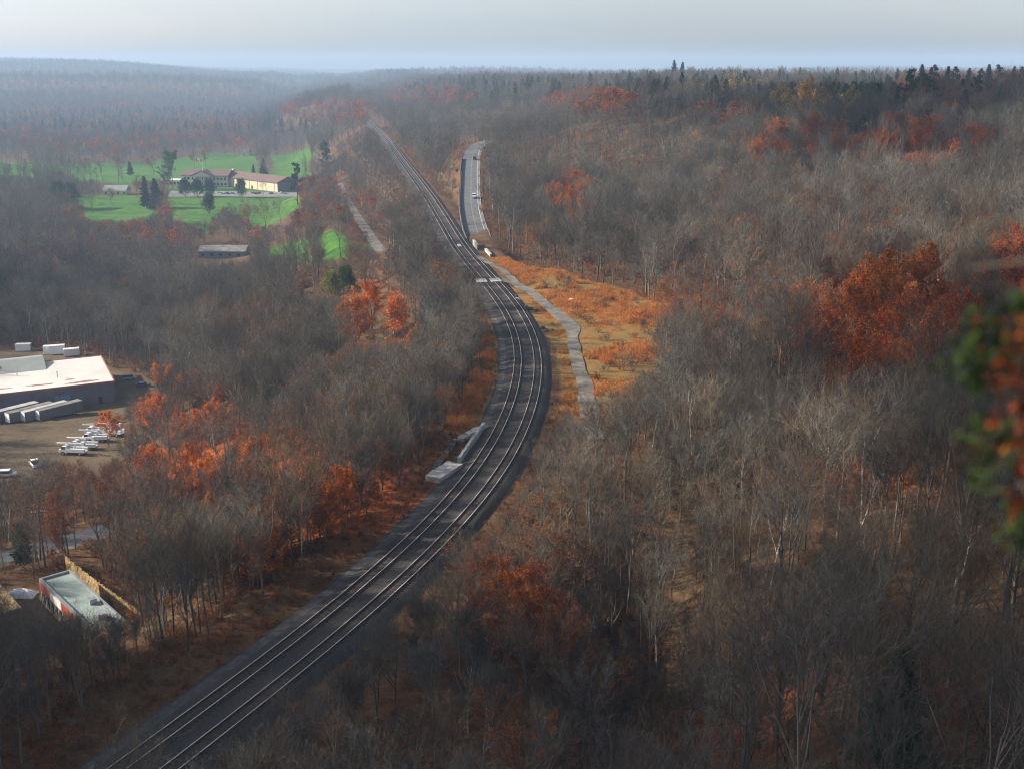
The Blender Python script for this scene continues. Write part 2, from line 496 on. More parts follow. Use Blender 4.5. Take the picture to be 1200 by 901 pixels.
def ground_material():
    m = bpy.data.materials.new('leaf_litter_ground'); m.use_nodes = True
    n = m.node_tree.nodes; l = m.node_tree.links
    b = n['Principled BSDF']; b.inputs['Roughness'].default_value = .95; b.inputs['Specular IOR Level'].default_value = .1
    geo = n.new('ShaderNodeNewGeometry')
    def noise(scale, detail=5, rough=.6):
        z = n.new('ShaderNodeTexNoise'); z.inputs['Scale'].default_value = scale; z.inputs['Detail'].default_value = detail
        z.inputs['Roughness'].default_value = rough
        l.new(geo.outputs['Position'], z.inputs['Vector']); return z.outputs['Fac']
    def ramp(src, stops):
        c = n.new('ShaderNodeValToRGB'); e = c.color_ramp.elements
        e[0].position, e[0].color = stops[0][0], (*stops[0][1], 1)
        e[1].position, e[1].color = stops[-1][0], (*stops[-1][1], 1)
        for p, col in stops[1:-1]:
            q = e.new(p); q.color = (*col, 1)
        l.new(src, c.inputs['Fac']); return c.outputs['Color']
    def mix(f, a, bb, mode='MIX'):
        x = n.new('ShaderNodeMix'); x.data_type = 'RGBA'; x.blend_type = mode
        if isinstance(f, float): x.inputs['Factor'].default_value = f
        else: l.new(f, x.inputs['Factor'])
        l.new(a, x.inputs['A']); l.new(bb, x.inputs['B']); return x.outputs['Result']
    big = noise(.02, 4); fine = noise(1.6, 8, .75); mid = noise(.15, 6, .7)
    litter = ramp(fine, [(.25, (.040, .022, .013)), (.5, (.105, .048, .022)), (.62, (.17, .066, .024)), (.8, (.22, .115, .055))])
    litter2 = ramp(fine, [(.25, (.055, .040, .022)), (.55, (.12, .085, .045)), (.8, (.20, .15, .09))])
    base = mix(ramp(mid, [(.42, (0, 0, 0)), (.64, (1, 1, 1))]), litter, litter2)
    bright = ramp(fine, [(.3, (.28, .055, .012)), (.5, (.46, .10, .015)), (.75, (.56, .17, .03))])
    grass = ramp(mid, [(.3, (.030, .075, .012)), (.46, (.045, .135, .012)), (.58, (.075, .165, .014)), (.72, (.16, .19, .035))])
    grass = mix(.25, grass, ramp(fine, [(.3, (.015, .06, .008)), (.7, (.08, .18, .02))]))
    fieldc = ramp(mid, [(.33, (.085, .055, .028)), (.45, (.17, .12, .04)), (.55, (.26, .11, .03)), (.68, (.36, .13, .028))])
    fieldc = mix(.45, fieldc, ramp(fine, [(.3, (.09, .065, .03)), (.55, (.25, .16, .05)), (.75, (.40, .27, .10))]))
    yardc = ramp(mid, [(.35, (.075, .055, .035)), (.6, (.17, .12, .07))])
    yardc = mix(.5, yardc, ramp(fine, [(.3, (.06, .045, .03)), (.7, (.17, .125, .075))]))
    at = n.new('ShaderNodeAttribute'); at.attribute_name = 'mask'
    sp = n.new('ShaderNodeSeparateColor'); l.new(at.outputs['Color'], sp.inputs[0])
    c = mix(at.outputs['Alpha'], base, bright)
    c = mix(sp.outputs[1], c, fieldc)
    c = mix(sp.outputs[2], c, yardc)
    c = mix(sp.outputs[0], c, grass)
    l.new(c, b.inputs['Base Color'])
    bp = n.new('ShaderNodeBump'); bp.inputs['Strength'].default_value = .7; bp.inputs['Distance'].default_value = .25
    l.new(fine, bp.inputs['Height']); l.new(bp.outputs[0], b.inputs['Normal'])
    return m

# ------------------------------------------------------------------ ribbons (roads, ballast)
def frames(line):
    T = np.gradient(line[:, :2], axis=0); T /= np.linalg.norm(T, axis=1)[:, None]
    return np.stack([T[:, 1], -T[:, 0]], 1)   # right-hand normal

def ribbon(name, line, prof, mats, mi=None, parent=None, kind=None, closed=False, smooth=False, wob=0.0):
    """prof: list of (offset to the right, height) swept along the line"""
    N = frames(line); k = len(prof)
    z0 = line[:, 2] if line.shape[1] > 2 else np.zeros(len(line))
    v = np.zeros((len(line), k, 3))
    for i, (o, h) in enumerate(prof):
        if wob and i in (0, k - 1): o = o + (vnoise(line[:, 0] + i * 99, line[:, 1], 13, 41) + vnoise(line[:, 0] + i * 99, line[:, 1], 5, 42) * .4) * wob
        v[:, i, 0] = line[:, 0] + N[:, 0] * o; v[:, i, 1] = line[:, 1] + N[:, 1] * o; v[:, i, 2] = z0 + h
    a = np.arange(len(line) - 1)[:, None] * k
    b = np.arange(k if closed else k - 1)[None]; c = (b + 1) % k
    f = np.stack([a + b, a + c, a + k + c, a + k + b], -1).reshape(-1, 4)[:, ::-1]
    m = None
    if mi is not None: m = np.tile(np.array(mi), len(line) - 1)
    o = mesh_obj(name, v.reshape(-1, 3), [f], mats, m, parent, smooth)
    if kind: o['kind'] = kind
    return o

# world polygons of the open places
def wpoly(px, z=None):
    return [(at_z(u, v, z) if z is not None else hit(u, v))[:2] for u, v in px]

WH_Z = -38.0
wc = at_z(40, 455, WH_Z); FLATS.append((wc[0] - 5, wc[1] + 5, 58, WH_Z))
yc = at_z(70, 535, -36.5); FLATS.append((yc[0] - 8, yc[1] + 5, 24, -36.5))
RB_Z = -19.0
rc = at_z(60, 705, RB_Z); FLATS.append((rc[0] + 2, rc[1] - 1, 21, RB_Z))
CH_Z = -42.0
cc = at_z(270, 222, CH_Z); FLATS.append((cc[0], cc[1], 120, CH_Z))

LAWN_W = [wpoly(p, CH_Z) for p in LAWN_PX] + [wpoly([(300, 287), (430, 287), (432, 306), (300, 302)])]
FIELD_W = [wpoly([(540, 300), (600, 300), (660, 318), (745, 345), (792, 375), (788, 425), (735, 470), (700, 500), (650, 500), (655, 440), (645, 400), (612, 355), (575, 322)], 0.0),
           wpoly([(520, 290), (545, 320), (560, 345), (590, 400), (600, 450), (575, 500), (520, 520), (540, 440), (530, 380), (505, 310)], -1.0)]
YARD_W = [wpoly([(-60, 410), (30, 408), (95, 420), (200, 452), (190, 470), (150, 480), (130, 500), (165, 520), (150, 560), (60, 570), (-60, 575)], WH_Z),
          wpoly([(0, 690), (110, 690), (150, 725), (90, 760), (-40, 750), (-40, 690)], RB_Z)]
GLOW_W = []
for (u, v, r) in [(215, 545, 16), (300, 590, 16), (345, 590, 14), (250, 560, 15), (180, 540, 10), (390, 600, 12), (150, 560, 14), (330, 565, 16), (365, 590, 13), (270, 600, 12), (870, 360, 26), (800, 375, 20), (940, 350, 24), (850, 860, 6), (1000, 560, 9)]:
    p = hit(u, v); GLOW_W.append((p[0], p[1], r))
build_ground()

# ------------------------------------------------------------------ added unseen puff banks that keep sun off near ground, right slope, left woods
M['shade_blocker'] = mat('shade_blocker', (.85, .86, .88), 1.0)
def shade_blocker(name, gx, gy, gz, rx, ry, seed, alt=330):
    """flat bank of puffs placed so that the sun throws its shade on the ground round (gx, gy)"""
    rg = np.random.RandomState(seed)
    k = (alt - gz) / math.tan(R(SUN_EL)); ox, oy = math.sin(R(SUN_AZ)) * k, math.cos(R(SUN_AZ)) * k
    V = []; F = []; off = 0
    n, m = 10, 7
    area = rx * ry
    for _ in range(int(area / 110)):
        a_ = rg.uniform(0, 2 * math.pi); q = math.sqrt(rg.uniform(0, 1)) * rg.uniform(.9, 1.12)
        rr = rg.uniform(9, 26) * (1.15 - .6 * q)
        cx, cy = gx + ox + math.cos(a_) * q * rx, gy + oy + math.sin(a_) * q * ry
        cz = alt + rg.uniform(-4, 6)
        th = np.arange(n) * 2 * math.pi / n; ph = (np.arange(m) + .5) * math.pi / m
        T, Pp = np.meshgrid(th, ph)
        jit = rg.uniform(.82, 1.15, T.shape)
        P = np.stack([cx + rr * np.sin(Pp) * np.cos(T) * jit, cy + rr * np.sin(Pp) * np.sin(T) * jit, cz + rr * .42 * np.cos(Pp) * jit], -1).reshape(-1, 3)
        V.append(P)
        i = np.arange(m - 1)[:, None] * n; j = np.arange(n)[None]; j2 = (j + 1) % n
        F.append(np.stack([i + j, i + n + j, i + n + j2, i + j2], -1).reshape(-1, 4) + off)
        off += m * n
    o = mesh_obj(name, np.concatenate(V), [np.concatenate(F)], M['shade_blocker'], None, None, True)
    return tag(o, kind='structure')
shade_blocker('shade_blocker', 305, 560, 25, 190, 360, 1)
shade_blocker('shade_blocker', 10, 62, 0, 200, 52, 2)
shade_blocker('shade_blocker', 112, 138, 5, 62, 72, 3)
shade_blocker('shade_blocker', -290, 470, -38, 120, 110, 4)

# ------------------------------------------------------------------ railway
M['ballast'] = mat('ballast', (.042, .037, .034), .95, noise=(3.5, .55, 1.6), bump=.6)
M['strip'] = mat('service_strip', (.066, .064, .064), .95, noise=(.9, .45, 1.5), bump=.4)
M['oily'] = mat('oily_ballast', (.050, .038, .030), .95, noise=(2.5, .6, 1.6), bump=.5)
M['sleeper'] = mat('sleeper_wood', (.055, .040, .030), .9, noise=(1.2, .6, 1.5))
M['rail'] = mat('rail_head', (.60, .60, .62), .35, .3)
M['rust'] = mat('rail_rust', (.085, .045, .028), .8)
vis = (TRK[:, 1] > 20) & (TRK[:, 1] < 1480)
TL = TRK[vis]
TL3 = np.c_[TL, np.zeros(len(TL))]
o = ribbon('track_bed', TL3, [(-7.0, -.8), (-5.8, -.30), (-4.6, -.26), (-3.9, .03), (-3.3, .11), (-.9, .11), (-.3, .0), (.3, .0), (.9, .11), (3.3, .11), (3.9, .03), (4.5, -.35), (5.6, -.75)], [M['ballast'], M['strip'], M['oily']], [0, 1, 0, 0, 2, 0, 0, 0, 2, 0, 0, 0], kind='structure', wob=1.8)

def track_curve_offset(off):
    N = frames(TL); return TL + N * off
for off, side in ((-2.1, 'left, outer'), (2.1, 'right, inner')):
    lab = ('left railway track, its rails running beside the pale service strip' if off < 0 else
           'right railway track, nearer the gravel path and orange field')
    t = thing('railway_track', lab, 'railway track', group='the two parallel railway tracks')
    for g in (-.7175 - .035, .7175 + .035):
        ribbon('rail', TL3, [(off + g - .075, .14), (off + g - .02, .16), (off + g - .02, .28), (off + g - .045, .285), (off + g - .055, .325), (off + g + .055, .325), (off + g + .045, .285), (off + g + .02, .28), (off + g + .02, .16), (off + g + .075, .14)],
               [M['rust'], M['rail']], [0, 0, 0, 0, 1, 0, 0, 0, 0], parent=t)
    C = track_curve_offset(off); seg = np.r_[0, np.cumsum(np.linalg.norm(np.diff(C, axis=0), axis=1))]
    st = np.arange(0, min(seg[-1], 900), .60)
    cx = np.interp(st, seg, C[:, 0]); cy = np.interp(st, seg, C[:, 1])
    N = frames(C); nx = np.interp(st, seg, N[:, 0]); ny = np.interp(st, seg, N[:, 1])
    rs = np.random.RandomState(5)
    vv = []
    for sx, sy, sz in ((-1, -1, 0), (1, -1, 0), (1, 1, 0), (-1, 1, 0), (-1, -1, 1), (1, -1, 1), (1, 1, 1), (-1, 1, 1)):
        px = cx + nx * 1.28 * sx - ny * .12 * sy; py = cy + ny * 1.28 * sx + nx * .12 * sy
        vv.append(np.stack([px, py, np.full(len(px), .02 if sz == 0 else .15)], -1))
    vv = np.stack(vv, 1).reshape(-1, 3)
    fb = np.array([(4, 5, 6, 7), (0, 1, 5, 4), (1, 2, 6, 5), (2, 3, 7, 6), (3, 0, 4, 7)])
    ff = (np.arange(len(st))[:, None, None] * 8 + fb[None]).reshape(-1, 4)
    s_ = mesh_obj('sleepers', vv, [ff], M['sleeper'], None, t); s_['kind'] = 'stuff'

# ------------------------------------------------------------------ roads
M['asphalt'] = mat('asphalt', (.115, .12, .13), .9, noise=(.35, .7, 1.3))
M['patch'] = mat('asphalt_dark', (.07, .072, .08), .9, noise=(.35, .7, 1.3))
M['gravel'] = mat('gravel', (.20, .19, .17), .95, noise=(.35, .55, 1.35), bump=.3)
M['track_dirt'] = mat('worn_dirt', (.175, .155, .13), .95, noise=(.30, .42, 1.4), bump=.4)
M['dark_wall'] = mat('dark_wall', (.10, .10, .11), .9, noise=(.7, .65, 1.25))
M['concrete'] = mat('concrete', (.42, .40, .37), .9, noise=(.7, .65, 1.25), bump=.3)
M['paint_y'] = mat('yellow_paint', (.36, .27, .07), .7)
M['paint_w'] = mat('white_paint', (.7, .7, .68), .7)
M['steel'] = mat('galvanised_steel', (.45, .46, .48), .45, .7)
M['wood'] = mat('weathered_wood', (.13, .10, .075), .9, noise=(2, .6, 1.4))
ROADv = ROAD[ROAD[:, 1] > 392]
ribbon('road', ROAD, [(-4.0, .0), (0, .06), (4.0, .0)], M['asphalt'], kind='structure')
ribbon('road_line', ROAD, [(.60, .066), (.70, .066)], M['paint_y'], kind='structure')
ribbon('road_line', ROAD, [(.85, .066), (.95, .066)], M['paint_y'], kind='structure')
ribbon('road_line', ROAD, [(3.6, .016), (3.75, .016)], M['paint_w'], kind='structure')
ribbon('road_shoulder', ROAD, [(4.0, -.02), (5.1, -.05)], M['gravel'], kind='structure')
ribbon('road', ROAD2, [(-2.6, .0), (0, .05), (2.6, .0)], M['track_dirt'], kind='structure')
ribbon('road', ROAD3, [(-2.8, .02), (0, .07), (2.8, .02)], M['patch'], kind='structure')
ribbon('road_shoulder', ROAD3, [(2.8, .01), (4.4, -.03)], M['track_dirt'], kind='structure')
ribbon('path', PATH, [(-1.5, .0), (0, .05), (1.5, .0)], M['track_dirt'], kind='structure', wob=1.6)
ribbon('path', PATH2, [(-1.2, .03), (0, .07), (1.2, .03)], M['track_dirt'], kind='structure', wob=1.4)
wl = ROAD[(ROAD[:, 1] > 398) & (ROAD[:, 1] < 590)]
o = ribbon('retaining_wall', wl, [(-4.3, -.6), (-4.3, 1.1), (-4.6, 1.1), (-4.6, -1.6)], M['dark_wall'], closed=True)
tag(o, 'long dark retaining wall along the left edge of the climbing road', 'wall')

# ------------------------------------------------------------------ the hazy air
hz = MB().box(-6500, 6500, -600, 7400, -75, 122).build('haze', [])
hm = bpy.data.materials.new('haze_air'); hm.use_nodes = True
hn = hm.node_tree.nodes; hn.clear()
ho = hn.new('ShaderNodeOutputMaterial'); hp = hn.new('ShaderNodeVolumePrincipled')
hp.inputs['Color'].default_value = (.55, .75, 1.0, 1)
hp.inputs['Density'].default_value = 0.000165
hp.inputs['Anisotropy'].default_value = 0.0
hm.node_tree.links.new(hp.outputs[0], ho.inputs['Volume'])
hz.data.materials.append(hm)
tag(hz, kind='stuff')

# ------------------------------------------------------------------ trees: prototypes
def norm(a): return a / np.maximum(np.linalg.norm(a, axis=-1, keepdims=True), 1e-9)

def grow(P, D, L, K, rng, up=.15, wob=.12):
    n = len(P); pts = np.zeros((n, K + 1, 3)); pts[:, 0] = P; d = norm(D)
    for k in range(K):
        d = norm(d + rng.normal(0, wob, (n, 3)) + np.array([0, 0, up]))
        pts[:, k + 1] = pts[:, k] + d * (L / K)[:, None]
    return pts

def sprout(pts, per, t0, t1, ang, rng, flat=0.0):
    """children starts and directions along polylines"""
    n, K1, _ = pts.shape
    idx = np.repeat(np.arange(n), per)
    base = np.tile(np.linspace(0, 1, per), n) if per > 1 else np.full(n, .5)
    t = np.clip(t0 + (t1 - t0) * (base + rng.uniform(-.5, .5, len(idx)) / per), 0, .999) * (K1 - 1)
    k = np.minimum(t.astype(int), K1 - 2); fr = (t - k)[:, None]
    P = pts[idx, k] * (1 - fr) + pts[idx, k + 1] * fr
    T = norm(pts[idx, k + 1] - pts[idx, k])
    rv = rng.normal(0, 1, (len(idx), 3)); rv[:, 2] *= (1 - flat)
    side = norm(rv - (rv * T).sum(1)[:, None] * T)
    a = np.radians(rng.normal(ang, ang * .22, len(idx)))[:, None]
    return P, norm(T * np.cos(a) + side * np.sin(a)), idx, t / (K1 - 1)

class Geo:
    def __init__(s): s.V = []; s.F4 = []; s.F3 = []; s.M4 = []; s.M3 = []; s.n = 0
    def tubes(s, pts, r0, r1, m, mi=0):
        n, K1, _ = pts.shape
        T = norm(np.gradient(pts, axis=1))
        ref = np.where(np.abs(T[..., 2:3]) > .9, np.array([1., 0, 0]), np.array([0, 0, 1.]))
        A = norm(np.cross(T, ref)); B = np.cross(T, A)
        rr = r0[:, None] * (1 - np.linspace(0, 1, K1)) + r1[:, None] * np.linspace(0, 1, K1)
        th = np.arange(m) * 2 * math.pi / m
        V = pts[:, :, None] + (A[:, :, None] * np.cos(th)[None, None, :, None] + B[:, :, None] * np.sin(th)[None, None, :, None]) * rr[:, :, None, None]
        i = (np.arange(n) * K1 * m)[:, None, None] + (np.arange(K1 - 1) * m)[None, :, None]
        j = np.arange(m)[None, None]; j2 = (j + 1) % m
        F = np.stack([i + j, i + j2, i + m + j2, i + m + j], -1).reshape(-1, 4) + s.n
        s.V.append(V.reshape(-1, 3)); s.F4.append(F); s.M4.append(np.full(len(F), mi)); s.n += n * K1 * m
    def slivers(s, P, D, L, W, rng, mi=0):
        side = norm(np.cross(D, rng.normal(0, 1, P.shape)))
        bend = P + D * (L * .5)[:, None] + rng.normal(0, .06, P.shape) * L[:, None]
        V = np.stack([P - side * W[:, None] / 2, P + side * W[:, None] / 2, bend + side * W[:, None] * .35, P + D * L[:, None] + np.array([0, 0, .08]) * L[:, None], bend - side * W[:, None] * .35], 1)
        i = (np.arange(len(P)) * 5)[:, None] + s.n
        F4 = i + np.array([[0, 1, 2, 4]]); F3 = i + np.array([[4, 2, 3]])
        s.V.append(V.reshape(-1, 3)); s.F4.append(F4); s.F3.append(F3)
        s.M4.append(np.full(len(F4), mi)); s.M3.append(np.full(len(F3), mi)); s.n += len(P) * 5
    def leaves(s, P, size, rng, mi=0, up=.5, asp=.7):
        n = len(P); nrm = norm(rng.normal(0, 1, (n, 3)) + np.array([0, 0, up]))
        a = norm(np.cross(nrm, rng.normal(0, 1, (n, 3)))); b = np.cross(nrm, a)
        h = (size * rng.uniform(.6, 1.3, n))[:, None]
        V = np.stack([P - a * h, P - b * h * asp, P + a * h, P + b * h * asp], 1)
        F = (np.arange(n) * 4)[:, None] + np.arange(4)[None] + s.n
        s.V.append(V.reshape(-1, 3)); s.F4.append(F); s.M4.append(np.full(n, mi)); s.n += n * 4
    def mesh(s, name, mats):
        F = [np.concatenate(s.F4)]; mi = [np.concatenate(s.M4)]
        if s.F3: F.append(np.concatenate(s.F3)); mi.append(np.concatenate(s.M3))
        return raw_mesh(name, np.concatenate(s.V), F, mats, np.concatenate(mi))

def skeleton(rng, H, fork=.42, spread=38, limbs=9, lod=0, lean=.03, stems=1, wid=1.0):
    """trunk and limb tubes, and level after level of branches; returns dict of arrays"""
    Ls = []
    n0 = stems
    D0 = norm(np.c_[rng.normal(0, lean + (.22 if stems > 1 else 0), (n0, 2)), np.ones(n0)])
    t0 = grow(np.zeros((n0, 3)) + np.r_[0, 0, -.6] + np.c_[rng.normal(0, .15 * (stems > 1), (n0, 2)), np.zeros(n0)], D0, np.full(n0, H * .84), 8, rng, .06, .045)
    r0 = H * .0125 / math.sqrt(stems) * wid
    P, D, ix, t = sprout(t0, limbs, fork, .97, spread, rng)
    L1 = H * (.50 - .30 * (t - fork) / (1 - fork)) * rng.uniform(.75, 1.15, len(t))
    l1 = grow(P, D, L1, 5, rng, .13, .10)
    R1 = r0 * (1 - .75 * t) * .62
    n2 = 6 if lod == 0 else 4
    P2, D2, i2, t2 = sprout(l1, n2, .22, 1., 38, rng)
    L2 = L1[i2] * (.62 - .25 * t2) * rng.uniform(.7, 1.2, len(t2))
    l2 = grow(P2, D2, L2, 3, rng, .14, .14)
    R2 = np.maximum(R1[i2] * (1 - .7 * t2) * .55, .018)
    P3, D3, i3, t3 = sprout(l2, 6 if lod == 0 else 5, .15, 1., 36, rng)
    L3 = np.maximum(L2[i3] * .50 * rng.uniform(.6, 1.25, len(t3)), .5)
    l3 = grow(P3, D3, L3, 2, rng, .16, .14)
    return dict(t0=t0, r0=r0, l1=l1, R1=R1, l2=l2, R2=R2, l3=l3, L3=L3, n0=n0)

def bare_proto(name, seed, H, lod=0, leaf=None, nleaf=0, lsize=.16, bark='bark', twig='twig', **kw):
    rng = np.random.RandomState(seed)
    k = skeleton(rng, H, lod=lod, **kw)
    tk = Geo()
    tk.tubes(k['t0'], np.full(k['n0'], k['r0']), np.full(k['n0'], k['r0'] * .22), 7 if lod == 0 else 4)
    tk.tubes(k['l1'], k['R1'], k['R1'] * .25, 5 if lod == 0 else 3)
    cr = Geo()
    fat = 1.0 if lod == 0 else 2.0
    cr.tubes(k['l2'], k['R2'] * (1 if lod == 0 else 1.3), k['R2'] * .3, 3)
    l3 = k['l3']
    d3 = norm(l3[:, -1] - l3[:, 0])
    cr.slivers(l3[:, 0], d3, k['L3'], np.full(len(l3), .030 * fat), rng)
    per = 6 if lod == 0 else 3
    P4, D4, i4, t4 = sprout(l3, per, .15, 1., 34, rng)
    L4 = np.maximum(k['L3'][i4] * .62 * rng.uniform(.6, 1.3, len(t4)), .45)
    cr.slivers(P4, norm(D4 + [0, 0, .25]), L4, np.full(len(P4), .021 * (1 if lod == 0 else 2.6)), rng)
    mats = [M[twig]]
    if leaf:
        mats.append(M[leaf])
        q = rng.randint(0, len(P4), nleaf)
        f = rng.uniform(0, 1, nleaf)[:, None]
        pos = P4[q] + D4[q] * L4[q][:, None] * f + rng.normal(0, .12, (nleaf, 3))
        # leaves hold on in clumps
        cl = vnoise(pos[:, 0] + pos[:, 2] * .7 + seed, pos[:, 1] + pos[:, 2] * .3, 1.6, seed)
        pos = pos[cl > -.12]
        cr.leaves(pos, np.full(len(pos), lsize), rng, 1)
    return tk.mesh(name + '_trunk', [M[bark]]), cr.mesh(name + '_crown', mats)

def conifer_proto(name, seed, H, width=.24, lod=0, droop=-.12, ragged=.25, base=.08, mat_='needle'):
    rng = np.random.RandomState(seed)
    tk = Geo(); cr = Geo()
    t0 = grow(np.array([[0, 0, -.5]]), np.array([[0, 0, 1.]]), np.array([H + .4]), 6, rng, 0.02, .01)
    tk.tubes(t0, np.array([H * .014]), np.array([.02]), 6)
    n = 130 if lod == 0 else 60
    z = np.linspace(base, .985, n) ** .92
    P = np.stack([np.interp(z * H, t0[0, :, 2], t0[0, :, i]) for i in range(3)], 1)
    az = np.arange(n) * 2.4 + rng.normal(0, .3, n)
    L = H * width * (1 - z) ** .8 * rng.uniform(1 - ragged, 1 + ragged, n) + .25
    D = norm(np.c_[np.cos(az), np.sin(az), np.full(n, droop + .25 * z)])
    br = grow(P, D, L, 3, rng, .05, .06)
    tk.tubes(br, np.full(n, .05), np.full(n, .012), 3)
    per = 26 if lod == 0 else 12
    P2, D2, i2, t2 = sprout(br, per, .08, 1., 48, rng, .6)
    L2 = (L[i2] * .34 * (1.15 - t2) + .28)
    W = L2 * (.42 if lod == 0 else .75)
    cr.slivers(P2, norm(D2 + [0, 0, -.10]), L2, W, rng)
    P3 = P2 + D2 * L2[:, None] * .5
    cr.leaves(P3 + rng.normal(0, .1, P3.shape), W * .55, rng, 0, .7, .5)
    return tk.mesh(name + '_trunk', [M['bark']]), cr.mesh(name + '_crown', [M[mat_]])

def pine_proto(name, seed, H, lod=0):
    rng = np.random.RandomState(seed)
    tk = Geo(); cr = Geo()
    t0 = grow(np.array([[0, 0, -.5]]), np.array([[0, 0, 1.]]), np.array([H]), 6, rng, 0.02, .03)
    tk.tubes(t0, np.array([H * .016]), np.array([.04]), 6)
    P, D, ix, t = sprout(t0, 34, .28, .99, 72, rng)
    L = H * .26 * (1.12 - t) * rng.uniform(.5, 1.3, len(t)) + .6
    br = grow(P, norm(D * [1, 1, .4]), L, 4, rng, .10, .10)
    tk.tubes(br, np.full(len(L), .06), np.full(len(L), .015), 3)
    P2, D2, i2, t2 = sprout(br, 16 if lod == 0 else 8, .3, 1., 50, rng, .4)
    L2 = rng.uniform(.4, .9, len(t2))
    cr.slivers(P2, norm(D2 + [0, 0, .3]), L2, L2 * .5, rng)
    c = np.repeat(P2 + D2 * L2[:, None] * .6, 3, 0)
    cr.leaves(c + rng.normal(0, .22, c.shape), np.full(len(c), .30), rng, 0, .8, .5)
    return tk.mesh(name + '_trunk', [M['bark']]), cr.mesh(name + '_crown', [M['needle']])

def leafy_proto(name, seed, H, leaf, nleaf, lsize, lod=0, **kw):
    return bare_proto(name, seed, H, lod, leaf, nleaf, lsize, **kw)

PR = {}
# near bare trees: spreading, slender, vase, bushy young
PR['bare'] = [bare_proto('bare', 11, 15, fork=.36, spread=44, limbs=11), bare_proto('bare', 12, 17, fork=.50, spread=34, limbs=10),
              bare_proto('bare', 13, 14, fork=.28, spread=40, limbs=12), bare_proto('bare', 14, 18, fork=.56, spread=30, limbs=9),
              bare_proto('bare', 15, 16, fork=.42, spread=38, limbs=11, stems=1), bare_proto('bare', 16, 13, fork=.30, spread=34, limbs=8, stems=2)]
PR['slender'] = [bare_proto('slender', 21, 17, fork=.55, spread=30, limbs=8, wid=.8), bare_proto('slender', 22, 18, fork=.62, spread=26, limbs=7, wid=.75), bare_proto('slender', 23, 15, fork=.5, spread=28, limbs=8, wid=.75)]
PR['young'] = [bare_proto('young', 31, 8, fork=.22, spread=30, limbs=7, stems=3, wid=.8), bare_proto('young', 32, 9, fork=.25, spread=28, limbs=7, stems=3, wid=.8), bare_proto('young', 33, 7.5, fork=.18, spread=34, limbs=9, stems=2, wid=.8)]
PR['birch'] = [bare_proto('birch', 41, 14, fork=.5, spread=26, limbs=7, bark='pale_bark', wid=.75), bare_proto('birch', 42, 13, fork=.45, spread=30, limbs=7, stems=2, bark='pale_bark', wid=.75)]
PR['russet'] = [bare_proto('russet', 51, 14, 0, 'russet', 6800, .09, fork=.32, spread=46, limbs=11), bare_proto('russet', 52, 12, 0, 'russet', 4800, .09, fork=.28, spread=42, limbs=10),
                bare_proto('russet', 53, 15, 0, 'russet', 3600, .09, fork=.38, spread=42, limbs=11)]
PR['orange'] = [bare_proto('orange', 61, 12, 0, 'orange', 14000, .10, fork=.25, spread=46, limbs=11), bare_proto('orange', 62, 9, 0, 'orange', 9000, .10, fork=.2, spread=42, limbs=9, stems=2)]
PR['red'] = [bare_proto('red', 71, 14, 0, 'red', 17000, .105, fork=.3, spread=48, limbs=12), bare_proto('red', 72, 13, 0, 'red', 12000, .105, fork=.3, spread=42, limbs=10)]
PR['yellow'] = [bare_proto('yellow', 76, 13, 0, 'yellow', 7000, .16, fork=.25, spread=46, limbs=11)]
PR['green'] = [bare_proto('green', 77, 11, 0, 'green', 9000, .15, fork=.15, spread=44, limbs=11), bare_proto('green', 78, 6, 0, 'green', 5000, .13, fork=.1, spread=46, limbs=9, stems=3)]
PR['spruce'] = [conifer_proto('spruce', 81, 15, .22), conifer_proto('spruce', 82, 13, .27, ragged=.35)]
PR['pine'] = [pine_proto('pine', 84, 16), pine_proto('pine', 85, 14)]
# lighter ones for the distance
PR['far_bare'] = [bare_proto('far', 91, 15, 1, fork=.34, spread=44, limbs=9), bare_proto('far', 92, 14, 1, fork=.32, spread=42, limbs=9), bare_proto('far', 93, 16, 1, fork=.4, spread=38, limbs=9), bare_proto('far', 94, 14, 1, fork=.3, spread=40, limbs=8)]
PR['far_russet'] = [bare_proto('farr', 95, 14, 1, 'russet', 900, .30, fork=.3, spread=44, limbs=9), bare_proto('farr', 96, 13, 1, 'red', 700, .30, fork=.3, spread=44, limbs=9)]
PR['far_conifer'] = [conifer_proto('farc', 97, 15, .25, 1)]
PR['far_yellow'] = [bare_proto('fary', 98, 13, 1, 'yellow', 900, .32, fork=.25, spread=44, limbs=9)]

